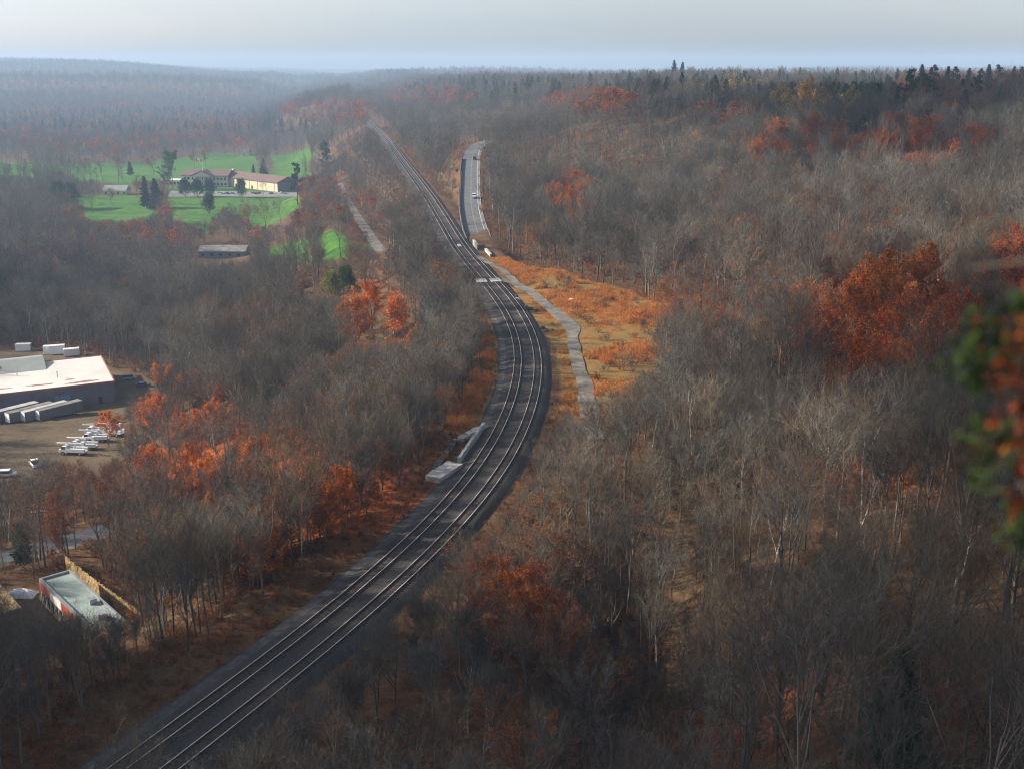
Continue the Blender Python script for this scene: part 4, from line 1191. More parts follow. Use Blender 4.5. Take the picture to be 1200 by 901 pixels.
H2('russet', 0, 222, 574, 630, 'dark rusty oak right beside the dark green tree', tint=(.6, .7, .7))
H2('green', 1, 310, 600, 618, 'small green bush at the foot of the orange bank', 'bush', 'bush', tint=(1, 1.2, .8))
# right side
for u, vt, vb, sh, lab in ((985, 350, 450, 1, 'red orange oak at the left of the big red clump on the right slope'), (1035, 318, 430, 0, 'biggest red orange oak in the middle of the right slope'),
                           (1085, 312, 410, 0, 'dark red oak at the right of the big red clump'), (1060, 362, 460, 1, 'dark orange oak at the front of the big red clump')):
    H2('red', sh, u, vt - 22, vb, lab, tint=(1.05, 1.15, 1) if u < 1000 else (1, 1, 1))
for u, vt, vb, sh, lab in ((955, 380, 468, 1, 'lowest red orange oak, at the left tip of the big red clump'), (1010, 330, 428, 0, 'tall red orange oak left of the biggest one in the red clump'),
                           (1105, 345, 432, 1, 'rusty red oak at the right tip of the big red clump')):
    H2('red', sh, u, vt - 10, vb, lab)
H2('red', 0, 1185, 285, 380, 'dark red oak at the right edge above the overhanging branch', tint=(.8, .7, 1))
H2('red', 1, 668, 206, 246, 'lone red tree on the grey wooded knoll')
H2('spruce', 1, 1042, 715, 905, 'big dark green fir at the bottom right', name='fir_tree', tint=(1.2, 1.5, .8), **E)
H2('spruce', 1, 1112, 352, 430, 'dark fir beside the red oaks on the right slope', name='fir_tree', **E)
H2('green', 1, 932, 455, 482, 'small dark green bush on the right slope', 'bush', 'bush', **D)
H2('yellow', 0, 910, 104, 152, 'pale yellow tree, leftmost of the yellow trees near the skyline', name='maple_tree')
H2('yellow', 0, 948, 98, 154, 'golden yellow tree beside the green one near the skyline', name='maple_tree', tint=(1.1, .9, .8))
H2('green', 0, 966, 100, 146, 'dark green leafy tree beside the golden tree near the skyline', 'leafy tree', 'leafy_tree')
H2('yellow', 0, 1000, 108, 154, 'olive yellow tree, rightmost of the yellow trees near the skyline', name='maple_tree', tint=(.8, .85, 1))
for i, u in enumerate((1078, 1092, 1106, 1118, 1131, 1144, 1156, 1170, 1183, 1196)):
    H2('pine' if i % 2 else 'spruce', i % 2, u, 80 + (i * 7) % 6, 122, f'dark pine on the right skyline, number {i + 1} counted from the left end of the row' if False else 'dark evergreen in the row on the right skyline', 'evergreen tree', 'pine_tree', 'dark evergreens in a row on the right skyline')
for u, vt in ((790, 74), (798, 76)):
    H2('spruce', u % 2, u, vt, 104, 'pointed evergreen standing above the skyline right of centre', 'evergreen tree', 'spruce_tree', 'pointed evergreens above the skyline right of centre')
# birches and snags
H2('birch', 1, 1118, 528, 690, 'tall white-barked forked birch at the right, below the overhanging branch', 'birch', 'birch_tree')
H2('birch', 0, 548, 744, 860, 'white-barked birch at bottom centre, left one', 'birch', 'birch_tree')
H2('birch', 0, 575, 752, 880, 'white-barked birch at bottom centre, right one', 'birch', 'birch_tree')
H2('birch', 0, 688, 690, 770, 'leaning birch beside the dark ravine', 'birch', 'birch_tree')
H2('birch', 0, 903, 560, 690, 'pale slender tree on the middle of the right slope', 'bare tree', 'birch_tree')
H2('birch', 1, 786, 152, 200, 'dead white snag standing out of the grey knoll', 'dead tree', 'dead_tree')
H2('bare', 0, 868, 370, 500, 'dark forked bare tree above the grass field corner', 'bare tree', 'bare_tree', tint=(.7, .7, .7))
H2('bare', 5, 740, 470, 545, 'dark twisted bare tree at the foot of the field', 'bare tree', 'bare_tree', tint=(.7, .7, .7))
for u, vt, vb, k, sh, tn, lab in ((768, 384, 408, 'young', 2, (.8, .8, .85), 'grey rounded shrub inside the orange field'), (752, 374, 392, 'young', 1, (.9, .9, .9), 'small grey shrub at the back of the orange field'),
                              (790, 392, 416, 'young', 0, (.7, .7, .75), 'dark grey shrub at the right side of the field'), (662, 322, 342, 'young', 2, (1.7, 1.5, 1.15), 'pale tan shrub behind the gravel path')):
    H2(k, sh, u, vt, vb, lab, 'shrub', 'shrub', tint=tn)

# ------------------------------------------------------------------ materials for built things
M['white'] = mat('white_paint_body', (.75, .76, .76), .35)
M['roof_white'] = mat('white_membrane', (.60, .57, .52), .8, noise=(.09, .86, 1.06))
M['stain'] = mat('red_coating', (.30, .14, .12), .8, noise=(.3, .7, 1.2))
M['wall_grey'] = mat('grey_block_wall', (.15, .155, .18), .85, noise=(.5, .85, 1.1))
M['dark'] = mat('dark_opening', (.03, .032, .038), .5)
M['blue_door'] = mat('blue_door', (.16, .24, .38), .6)
M['roof_grey'] = mat('grey_green_roof', (.24, .255, .235), .8, noise=(.2, .85, 1.1))
M['glass'] = mat('window_glass', (.04, .05, .06), .12, spec=.6)
M['rubber'] = mat('rubber', (.025, .025, .025), .8)
M['tan_wall'] = mat('tan_wall', (.58, .47, .31), .85, noise=(.2, .92, 1.05))
M['brown_roof'] = mat('brown_roof', (.15, .09, .075), .85, noise=(.3, .85, 1.15))
M['cream'] = mat('cream_trim', (.55, .52, .45), .8)
M['red_trim'] = mat('red_fascia', (.33, .065, .025), .7, noise=(1, .85, 1.1))
M['green_roof'] = mat('pale_green_roof', (.24, .29, .26), .85, noise=(.35, .8, 1.15))
M['brick'] = mat('tan_brick', (.30, .20, .09), .9, noise=(1.5, .8, 1.2))
M['reed'] = mat('weathered_board', (.44, .31, .14), .9, noise=(3.5, .45, 1.25))
M['tarp'] = mat('white_tarp', (.78, .79, .80), .6)
M['flag_red'] = mat('flag_red', (.62, .03, .03), .8)
M['lamp'] = mat('lens', (.6, .6, .55), .2)
M['tail'] = mat('tail_lens', (.35, .02, .02), .3)
M['black_paint'] = mat('black_paint', (.02, .022, .026), .3, spec=.5)
M['silver'] = mat('silver_paint', (.42, .44, .46), .35, .4)
M['red_paint'] = mat('red_paint', (.50, .03, .03), .35)
M['blue_paint'] = mat('blue_paint', (.05, .08, .16), .35)

def aim(a, b): return math.atan2(b[1] - a[1], b[0] - a[0])

# ---- warehouse
FR = at_z(136, 470.5, WH_Z); FLp = at_z(0, 487, WH_Z)
hwall = 6.2
WL_ = float(np.linalg.norm(FR[:2] - FLp[:2])) * 1.45
ang = aim(FLp, FR)
org = FR[:2] - np.array([math.cos(ang), math.sin(ang)]) * WL_
DEP = 34.0
t = thing('warehouse', 'long low grey warehouse with a white flat roof stained red, at the left edge', 'warehouse', (org[0], org[1], WH_Z), ang)
MB().box(0, WL_, 0, DEP, -.5, hwall).build('wall', [M['wall_grey']], t)
rf = MB().box(-.15, WL_ + .15, -.15, DEP + .15, hwall + .002, hwall + .22)
rf.build('roof', [M['roof_white']], t)
f = MB()
for x0, x1, y0, y1 in ((-.2, WL_ + .2, -.25, .1), (WL_ - .1, WL_ + .25, .1, DEP), (-.2, WL_ + .2, DEP, DEP + .25)): f.box(x0, x1, y0, y1, hwall - .25, hwall + .42)
f.build('parapet', [M['stain']], t)
rg = np.random.RandomState(3)
for (sx, sy, wx, wy) in ((WL_ - 9, 3.5, 11, 2.4), (WL_ - 20, 5.5, 9, 1.6), (WL_ - 31, 6, 7, 1.2), (WL_ - 12, 8, 4, 1.6)):
    n_ = 22; pl = []
    for i in range(n_):
        a_ = 2 * math.pi * i / n_; q = rg.uniform(.55, 1.1)
        pl.append((sx + math.cos(a_) * wx / 2 * q, sy + math.sin(a_) * wy / 2 * q + (sx - WL_ + 12) * .02 * math.cos(a_)))
    MB().prism(pl, 'z', hwall + .224, hwall + .23 + .004 * wx).build('roof_stain', [M['stain']], t)
for x0, w_, h_, m_ in ((WL_ - 17, 4.2, 3.9, 'blue_door'), (WL_ - 42, 5.0, 4.4, 'dark'), (WL_ - 60, 5.0, 4.4, 'dark'), (WL_ - 34, 1.4, 2.4, 'dark'), (WL_ - 5, 1.2, 2.2, 'dark')):
    MB().box(x0, x0 + w_, -.08, .002, 0, h_).build('door', [M[m_]], t)
for x0 in np.arange(WL_ - .3, 2, -7.6):
    MB().box(x0 - .3, x0, -.16, -.004, 0, hwall - .26).build('pilaster', [M['wall_grey']], t)
for px_, py_ in ((WL_ - 26, 20), (WL_ - 45, 22), (WL_ - 15, 12), (WL_ - 44, 9)):
    MB().tube((px_, py_, hwall + .2), (px_, py_, hwall + 1.9), .14, .14, 8).tube((px_, py_, hwall + 1.9), (px_, py_, hwall + 2.1), .24, .24, 8).build('vent', [M['steel']], t)

# ---- grey building behind
g0 = at_z(53, 431, WH_Z + 7); g1 = at_z(-40, 441, WH_Z + 7)
ang2 = aim(g1, g0); Lg = float(np.linalg.norm(g0[:2] - g1[:2]))
t = thing('industrial_building', 'grey roofed building standing behind the white-roofed warehouse', 'building', (g1[0], g1[1], WH_Z), ang2)
MB().box(0, Lg, 0, 20, -.5, 6.4).build('wall', [M['wall_grey']], t)
r_ = MB().prism([(-.4, 6.4), (20.4, 6.4), (10, 8.3)], 'x', -.3, Lg + .3).build('roof', [M['roof_grey']], t)
for x0 in (Lg - 14, Lg - 33): MB().quadbox((x0, 5, 7.55), (1, 0, 0), (0, 1, .19), (0, -.19, 1), 1.2, .8, .08).build('skylight', [M['white']], r_)

# ---- vehicles
def wheels(t, xs, y, r, w=.22):
    for x in xs:
        for s in (-1, 1):
            o = MB().tube((x, s * (y - w), r), (x, s * y, r), r, r, 16).build('wheel', [M['rubber']], t)
            MB().tube((x, s * (y - .02), r), (x, s * (y + .012), r), r * .55, r * .5, 10).build('rim', [M['steel']], o)
def car(label, loc, rz, paint='white', kind='suv', group=None, cat='car', full=True, name='parked_car'):
    t = thing(name, label, cat, loc, rz, group)
    Lh = 2.3; rh = {'suv': 1.72, 'sedan': 1.42, 'pickup': 1.80}[kind]
    body = [(-Lh, .35), (Lh, .35), (Lh, .72), (Lh - .15, .92), (1.25, 1.02), (-Lh + .05, 1.02), (-Lh, .9)]
    b = bevel(MB().prism(body, 'y', -.88, .88).build('body', [M[paint]], t), .07)
    if kind == 'suv': cab = [(1.25, 1.0), (.62, rh), (-1.9, rh), (-2.2, 1.0)]
    elif kind == 'sedan': cab = [(1.15, 1.0), (.35, rh), (-1.05, rh), (-1.75, 1.0)]
    else: cab = [(1.2, 1.0), (.6, rh), (-.55, rh), (-.7, 1.0)]
    MB().prism(cab, 'y', -.78, .78).build('windows', [M['glass']], t)
    q = [cab[1], cab[2]]
    MB().box(q[1][0] - .05, q[0][0] + .05, -.80, .80, rh - .02, rh + .05).build('roof', [M[paint]], t)
    if kind == 'pickup': MB().box(-2.15, -.8, -.72, .72, .8, 1.03).build('bed', [M['dark']], t)
    wheels(t, (1.42, -1.42), .9, .35)
    if full:
        for s in (-1, 1):
            MB().box(Lh - .02, Lh + .03, s * .58 - .17, s * .58 + .17, .66, .80).build('headlight', [M['lamp']], t)
            MB().box(-Lh - .03, -Lh + .02, s * .66 - .12, s * .66 + .12, .70, .86).build('tail_light', [M['tail']], t)
        MB().box(1.05, 1.15, -1.02, -.86, 1.0, 1.16).box(1.05, 1.15, .86, 1.02, 1.0, 1.16).build('mirrors', [M[paint]], t)
    return t
def bevel(o, w, seg=2):
    m = o.modifiers.new('bevel', 'BEVEL'); m.width = w; m.segments = seg; m.limit_method = 'ANGLE'; return o

def on(u, v, dz=0):
    p = hit(u, v); return (p[0], p[1], p[2] + dz)
car('silver grey car parked on the dirt lot right of the warehouse, farther one', on(152, 445), .25, 'silver', 'suv')
car('dark car parked on the dirt lot right of the warehouse, nearer one', on(168, 453), .2, 'blue_paint', 'sedan')
car('white pickup truck alone at the edge of the yard below the bucket trucks', on(41, 546), 2.2, 'white', 'pickup', cat='pickup')
car('white van at the far left edge of the yard beside bare trees', on(9, 558), .1, 'white', 'suv')
car('small red car half hidden left of the green bushes', on(347, 338), .6, 'red_paint', 'sedan')
def road_point(line, v_want, off):
    best = min(range(len(line)), key=lambda i: abs(proj(line[i, 0], line[i, 1], line[i, 2])[1] - v_want))
    N = frames(line)[best]; p = line[best]
    return (p[0] + N[0] * off, p[1] + N[1] * off, p[2] + .07), math.atan2(N[0], -N[1]) 
p_, a_ = road_point(ROAD, 233, 2.1); car('white van driving on the climbing road', p_, a_ + math.pi, 'white', 'suv', name='moving_car')
p_, a_ = road_point(ROAD, 188, 2.1); car('dark blue car farther up the climbing road', p_, a_, 'blue_paint', 'suv', name='moving_car')
lotcars = [(256, 'silver', 'sedan'), (259.5, 'white', 'suv'), (263, 'white', 'sedan'), (266.5, 'blue_paint', 'suv'), (270, 'white', 'sedan'), (273, 'silver', 'suv'), (296, 'red_paint', 'sedan'), (300, 'black_paint', 'suv'), (304, 'black_paint', 'sedan'), (318, 'blue_paint', 'suv'), (329.5, 'white', 'sedan'), (334, 'silver', 'sedan')]
cw = {'silver': 'silver', 'white': 'white', 'blue_paint': 'dark blue', 'red_paint': 'red', 'black_paint': 'black'}
for i, (u, pnt, kd) in enumerate(lotcars):
    place = 'in the cluster before the cone-shaped tree' if u < 280 else 'along the tan hall wall' if u < 322 else 'at the right gable of the tan hall'
    nb = {0: 'leftmost', 1: 'second', 2: 'third', 3: 'fourth', 4: 'fifth', 5: 'rightmost'}.get(i, '') if i < 6 else ''
    car(f'{nb + " car, " if nb else ""}{cw[pnt]} {"wagon" if kd == "suv" else "sedan"} parked {place}', on(u, 227 + (i % 2) * .8), 1.3 + .1 * (i % 3), pnt, kd, 'cars in the clubhouse car park', full=False)

def trailer(label, loc, rz):
    t = thing('trailer', label, 'trailer', loc, rz, 'white box trailers by the warehouse')
    bevel(MB().box(0, 13.5, -1.28, 1.28, 1.2, 3.95).build('box_body', [M['wall_grey']], t), .04)
    MB().box(-.02, 13.52, -1.3, 1.3, 3.96, 4.04).build('roof', [M['gravel' if t['label'].startswith(('second', 'last')) else 'concrete']], t)
    MB().box(-.06, -.002, -1.2, 1.2, 1.3, 3.9).build('rear_door', [M['white']], t)
    MB().box(.5, 13.0, -.5, .5, .95, 1.19).build('chassis', [M['dark']], t)
    wheels(t, (1.4, 2.7), 1.22, .5, .5)
    for s in (-1, 1): MB().box(10.6, 10.8, s * .8 - .08, s * .8 + .08, 0, 1.0).build('leg', [M['steel']], t)
    return t
for i, (u, v) in enumerate(((-8, 499), (10, 499.5), (28, 498), (45, 496.5))):
    trailer(('first', 'second', 'third', 'last')[i] + ' of the trailers from the left, parked before the warehouse doors', (*at_z(u, v, WH_Z)[:2], WH_Z), R(52))
ar = [(17, 417.5), (50, 421), (57, 421.5), (74, 423.5)]
for i, (u, v) in enumerate(ar):
    p = at_z(u, v, WH_Z); nm = ('first', 'second', 'third', 'last')[i]
    t = thing('container', f'{nm} of the white boxes lined up from the left behind the warehouse roof', 'container', (p[0], p[1] + 8, WH_Z), R(8 + i * 5), 'white boxes behind the warehouse')
    t.location.z = zt(p[0], p[1] + 8)
    bevel(MB().box(-2.6, 2.6, -1.2, 1.2, .12, 2.6 + .3 * (i % 3)).build('box_body', [M['white']], t), .05)
    MB().box(2.6, 2.64, -1.1, 1.1, .2, 2.4).build('door', [M['steel']], t)

def bucket_truck(label, loc, rz, up):
    t = thing('bucket_truck', label, 'truck', loc, rz, 'white bucket trucks parked in the yard')
    MB().box(-3.4, 3.2, -.5, .5, .55, .85).build('chassis', [M['dark']], t)
    c = bevel(MB().prism([(1.5, .7), (3.6, .7), (3.6, 1.45), (2.9, 1.6), (2.55, 2.4), (1.5, 2.4)], 'y', -1.05, 1.05).build('cab', [M['white']], t), .06)
    MB().prism([(3.0, 1.62), (2.62, 2.3), (1.8, 2.3), (1.8, 1.62)], 'y', -1.07, 1.07).build('window', [M['glass']], c)
    bevel(MB().box(-3.5, 1.35, -1.15, 1.15, .86, 1.0).box(-3.5, 1.35, -1.15, -.65, 1.0, 1.85).box(-3.5, 1.35, .65, 1.15, 1.0, 1.85).build('utility_body', [M['white']], t), .03)
    MB().tube((-.4, 0, 1.0), (-.4, 0, 2.5), .42, .34, 12).build('turret', [M['white']], t)
    e = np.array([4.3, 0, 2.75 + up])
    bm = MB().tube((-.6, 0, 2.7), e, .24, .18, 8).build('boom', [M['white']], t)
    MB().tube(e + [0, .25, .05], (-2.4, .25, 3.15 + up * .4), .17, .13, 8).build('upper_boom', [M['white']], t)
    bevel(MB().box(-3.2, -2.4, -.35, .45, 2.35 + up * .4, 3.45 + up * .4).build('bucket', [M['white']], t), .05)
    wheels(t, (2.5, -2.1), 1.15, .48, .35)
    for s in (-1, 1): MB().box(3.6, 3.64, s * .75 - .16, s * .75 + .16, .95, 1.15).build('headlight', [M['lamp']], t)
for i, (u, v, a_, up) in enumerate(((87, 532, 172, .2), (99, 526, 175, .4), (113, 517, 180, .5), (117, 509, 184, .3), (131, 510, 168, .6))):
    bucket_truck(('nearest', 'second nearest', 'middle', 'second farthest', 'farthest right')[i] + ' white bucket truck in the cluster below the orange oak', (*at_z(u, v, -36.5)[:2], zt(*at_z(u, v, -36.5)[:2])), R(a_), up)

# ---- clubhouse hall
B0 = at_z(261, 217.5, CH_Z); B1 = at_z(325.5, 225.5, CH_Z)
B0 = at_y(261, 217.5, B0[1]); Lh = float(np.linalg.norm((B1 - B0)[:2])); ah = aim(B0, B1)
if Lh > 90: B0[:2] = B1[:2] - (B1 - B0)[:2] / Lh * 58; Lh = 58; ah = aim(B0, B1)
t = thing('clubhouse_hall', 'long tan hall with a brown roof on the golf course', 'building', (B0[0], B0[1], zt(B0[0], B0[1]) * .5 + CH_Z * .5), ah)
MB().box(0, Lh, 0, 22, -1, 7.8).build('wall', [M['tan_wall']], t)
MB().box(Lh + .01, Lh + .12, .2, 21.8, 0, 7.7).build('gable_shade', [M['wall_grey']], t)  # shade of the right gable end, painted as a darker sheet
MB().prism([(-.9, 7.5), (22.9, 7.5), (22.9, 7.9), (11, 12.2), (-.9, 7.9)], 'x', -.6, Lh + .6).build('roof', [M['brown_roof']], t)
for x0 in np.linspace(5, Lh - 4, 7): MB().box(x0 - .35, x0, -.15, -.003, 0, 7.4).build('pilaster', [M['brown_roof']], t)
for x0 in (8, 20, 32, 44): MB().box(x0, x0 + 2.4, -.1, -.004, .1, 2.9).build('door', [M['dark']], t)
MB().box(2, 4.2, 9, 11, 10.5, 14).build('chimney', [M['cream']], t)
C0 = at_z(186, 222, CH_Z)
C0 = at_y(186, 221, B0[1] - 8)
C0[2] = CH_Z
t = thing('clubhouse', 'white two-storey clubhouse with brown roofs and a pillared porch', 'building', (C0[0], C0[1], CH_Z), ah * .2)
MB().box(20, 62, 6, 24, -1, 9).box(0, 20, 4, 18, -1, 4.6).build('wall', [M['cream']], t)
MB().prism([(5, 9.02), (25, 9.02), (25, 9.4), (15, 14), (5, 9.4)], 'x', 19, 63).build('roof', [M['brown_roof']], t)
g = MB().prism([(31, 9.04), (49, 9.04), (40, 13.2)], 'y', 1.0, 13).build('porch_gable', [M['cream']], t)
MB().prism([(30, 9.0), (40, 13.5), (50, 9.0), (50.4, 9.4), (40, 14.1), (29.6, 9.4)], 'y', .7, 14).build('roof', [M['brown_roof']], g)
MB().box(-.5, 20.3, 3.5, 18.5, 4.62, 5.1).build('flat_roof', [M['cream']], t)
MB().box(30, 50, 1.2, 5.9, 4.5, 4.9).build('balcony', [M['cream']], t)
for x0 in np.linspace(30.4, 49.6, 6): MB().box(x0 - .3, x0 + .3, 1.2, 1.8, 0, 8.95).build('column', [M['cream']], t)
for x0 in np.arange(21.5, 61, 3.4):
    for z0 in (1.0, 5.6): MB().box(x0, x0 + 1.9, 5.9, 6.03, z0, z0 + 2.1).build('window', [M['glass']], t)
for x0 in np.arange(1.5, 18, 3.6): MB().box(x0, x0 + 2.2, 3.9, 4.03, 1.2, 3.4).build('window', [M['glass']], t)

p = at_y(239, 222, C0[1] - 4); pz = CH_Z
top = at_y(239, 186, C0[1] - 4)[2]
t = thing('flagpole', 'flagpole with a red and white flag above the clubhouse', 'flagpole', (p[0], p[1], pz))
MB().tube((0, 0, 0), (0, 0, top - pz), .22, .12, 8).build('pole', [M['white']], t)
fl_ = MB(); fz = top - pz
for i in range(12):
    x0, x1 = -i * .42, -(i + 1) * .42
    y0, y1 = math.sin(i * .8) * .25, math.sin((i + 1) * .8) * .25
    c_ = ((x0 + x1) / 2, (y0 + y1) / 2, fz - 1.6); dx = np.array([x1 - x0, y1 - y0, 0]); ln = np.linalg.norm(dx)
    fl_.quadbox(c_, dx / ln, (0, 0, 1), np.cross(dx / ln, (0, 0, 1)), ln / 2, 1.3, .02, 0 if i < 3 or i > 8 else 1)
fl = fl_.build('flag', [M['flag_red'], M['tarp']], t)
lf = [(0, .9), (.2, .45), (.5, .55), (.4, .1), (.75, .15), (.5, -.3), (.1, -.35), (.06, -.8), (-.06, -.8), (-.1, -.35), (-.5, -.3), (-.75, .15), (-.4, .1), (-.5, .55), (-.2, .45)]
MB().prism([(-2.5 + a * .9, fz - 1.6 + b * .9) for a, b in lf], 'y', -.34, -.28).build('leaf_emblem', [M['flag_red']], fl)
# car park and drive of the clubhouse, laid on the ground
def sheet(name, px, z, m, kind='structure', up=.10, n=14):
    w_ = [at_z(u, v, z)[:2] for u, v in px]
    a, b, c, d = [np.array(q) for q in w_]
    V = []; 
    for i in range(n + 1):
        for j in range(n + 1):
            s_, t_ = i / n, j / n
            q = a * (1 - s_) * (1 - t_) + b * s_ * (1 - t_) + c * s_ * t_ + d * (1 - s_) * t_
            V.append((q[0], q[1], zt(q[0], q[1]) + up))
    F = [(i * (n + 1) + j, i * (n + 1) + j + 1, (i + 1) * (n + 1) + j + 1, (i + 1) * (n + 1) + j) for i in range(n) for j in range(n)]
    o = mesh_obj(name, V, F, [m]); tag(o, kind=kind)
    if o.data.polygons[0].normal.z < 0: o.data.flip_normals()
    return o
sheet('car_park', [(196, 231), (348, 231), (350, 226), (200, 224)], CH_Z, M['gravel'])
sheet('path', [(322, 240), (326, 240), (350, 231), (346, 231)], CH_Z, M['gravel'])

def shed(name, label, u0, v0, u1, v1, depth, hw, hr, wallm, roofm, zoff=0, shift=0):
    a, b = at_y(u0, v0, hit((u0 + u1) / 2, max(v0, v1))[1]), at_y(u1, v1, hit((u0 + u1) / 2, max(v0, v1))[1])
    b = b.copy(); L = float(np.linalg.norm((b - a)[:2]))
    t = thing(name, label, 'building', (a[0], a[1], min(zt(a[0], a[1]), zt(b[0], b[1])) + zoff), aim(a, b))
    MB().box(0, L, 0, depth, -1, hw).build('wall', [M[wallm]], t)
    MB().prism([(-.5, hw), (depth + .5, hw), (depth / 2, hr)], 'x', -.4, L + .4).build('roof', [M[roofm]], t)
    for x0 in np.arange(1.5, L - 2, 5): MB().box(x0, x0 + 1.6, -.06, .003, .9, 2.2).build('window', [M['glass']], t)
    return t
shed('long_shed', 'long low shed with a straw coloured roof among bare trees', 233, 303, 288, 303, 12, 3.4, 6.0, 'wall_grey', 'gravel', .4)
shed('golf_shed', 'grey-roofed shed with a tan end wall on the golf course', 121, 229, 148, 229, 12, 3.6, 7.5, 'tan_wall', 'roof_grey')
shed('far_house', 'small pale house at the edge of the valley woods above the lawns', 284, 183, 292, 183, 10, 4, 7, 'cream', 'brown_roof')

for i, (u, v) in enumerate(((60, 148), (88, 149.5), (113, 148), (124, 147), (176, 152))):
    shed('far_house', ('first', 'second', 'third', 'fourth', 'last')[i] + ' from the left of the tiny pale houses in the hazy valley', u - 4, v, u + 4, v, 14, 6, 10, 'cream', 'white')
# ---- red-trimmed building below
A = at_z(47, 679, RB_Z + 4.2); Bq = at_z(86, 673, RB_Z + 4.2); Cq = at_z(85, 716, RB_Z + 4.2)
a_l = aim(A, Cq); Ll = float(np.linalg.norm((Cq - A)[:2]))
wv = (Bq - A)[:2]; yl = np.array([-math.sin(a_l), math.cos(a_l)]); Wd = abs(float(wv @ yl)); 
t = thing('red_trimmed_building', 'flat-roofed building with red fascia panels and tall windows at lower left', 'building', (A[0], A[1], RB_Z), a_l)
LT = Ll * 2.15
MB().box(0, LT, 0, Wd, -.5, 4.0).build('wall', [M['brick']], t)
MB().box(.25, LT - .25, .25, Wd - .25, 4.0, 4.12).build('roof', [M['green_roof']], t)
MB().box(-.1, LT + .1, -.12, .22, 4.0, 4.45).box(-.1, LT + .1, Wd - .22, Wd + .1, 4.0, 4.45).box(-.12, .2, .22, Wd - .22, 4.0, 4.45).box(LT - .2, LT + .12, .22, Wd - .22, 4.0, 4.45).build('parapet', [M['steel']], t)
for x0, x1, mm in ((0, Ll * .33, 'red_trim'), (Ll * .33, Ll * .68, 'cream'), (Ll * .68, Ll, 'red_trim')):
    MB().box(x0 + .02, x1 - .02, -.2, -.002, 2.6, 3.98).build('fascia', [M[mm]], t)
for k in range(7):
    x0 = .5 + k * (Ll - 1) / 7
    w_ = MB().box(x0, x0 + (Ll - 1) / 7 * .55, -.1, -.003, .5, 2.55).build('window', [M['glass']], t)
    MB().box(x0 - .12, x0 - .01, -.16, -.004, .3, 2.58).box(x0 + (Ll - 1) / 14 * .55 - .04, x0 + (Ll - 1) / 14 * .55 + .04, -.14, -.1, .5, 2.55).build('frame', [M['cream']], w_)
ve = MB()
for x0, y0 in ((Ll * .9, Wd * .6), (Ll * 1.3, Wd * .4)): ve.box(x0, x0 + 1, y0, y0 + 1, 4.12, 4.9)
ve.build('roof_unit', [M['steel']], t)
A2 = at_z(22, 712, RB_Z + 3.6)
t = thing('flat_roofed_building', 'corner of a beige flat-roofed building at the left edge', 'building', (A2[0], A2[1], RB_Z), a_l)
MB().box(-16, 0, -14, 0, -.5, 3.4).build('wall', [M['wall_grey']], t)
MB().box(-16.3, .3, -14.3, .3, 3.4, 3.75).build('roof', [M['reed']], t)
MB().box(-6, -5, -5, -4, 3.75, 4.7).build('chimney', [M['steel']], t)
# tarp heap
p = at_z(25, 697, RB_Z)
V = []; n = 14; rg = np.random.RandomState(8)
for i in range(n + 1):
    for j in range(n + 1):
        x, y = (i / n - .5) * 4.6, (j / n - .5) * 2.4
        e = max(0, 1 - (2 * abs(i / n - .5)) ** 3) * max(0, 1 - (2 * abs(j / n - .5)) ** 3)
        V.append((p[0] + x, p[1] + y, RB_Z + .02 + e * (.9 + rg.uniform(-.18, .18))))
F = [(i * (n + 1) + j, (i + 1) * (n + 1) + j, (i + 1) * (n + 1) + j + 1, i * (n + 1) + j + 1) for i in range(n) for j in range(n)]
tag(mesh_obj('tarp_heap', V, F, [M['tarp']], smooth=True), 'heap covered with a white tarp between the two flat-roofed buildings', 'tarp')
# board fence
pts = [at_z(u, v, RB_Z) for u, v in ((78, 668), (96, 683), (118, 700), (140, 716), (170, 738))]
t = thing('board_fence', 'tall weathered wooden board fence catching the sun behind the flat-roofed building', 'fence', (pts[0][0], pts[0][1], RB_Z))
rg = np.random.RandomState(4)
for a, b in zip(pts[:-1], pts[1:]):
    L = float(np.linalg.norm((b - a)[:2])); d = (b - a)[:2] / L; nn = np.array([d[1], -d[0]]); m_ = MB()
    nb = int(L / .28)
    for i in range(nb):
        c = a[:2] + d * (i + .5) * L / nb; hh = 2.6 + rg.uniform(-.25, .15)
        z_ = zt(*c) - RB_Z
        m_.quadbox((c[0] - pts[0][0], c[1] - pts[0][1], z_ + hh / 2), (*d, 0), (*nn, 0), (0, 0, 1), L / nb / 2 * .94, .025 + .03 * (i % 2), hh / 2)
    m_.build('board_panel', [M['reed']], t)
    MB().quadbox((a[0] - pts[0][0] - nn[0] * .12, a[1] - pts[0][1] - nn[1] * .12, 1.4 + zt(*a[:2]) - RB_Z), (*d, 0), (*nn, 0), (0, 0, 1), .09, .06, 1.5).build('post', [M['wood']], t)

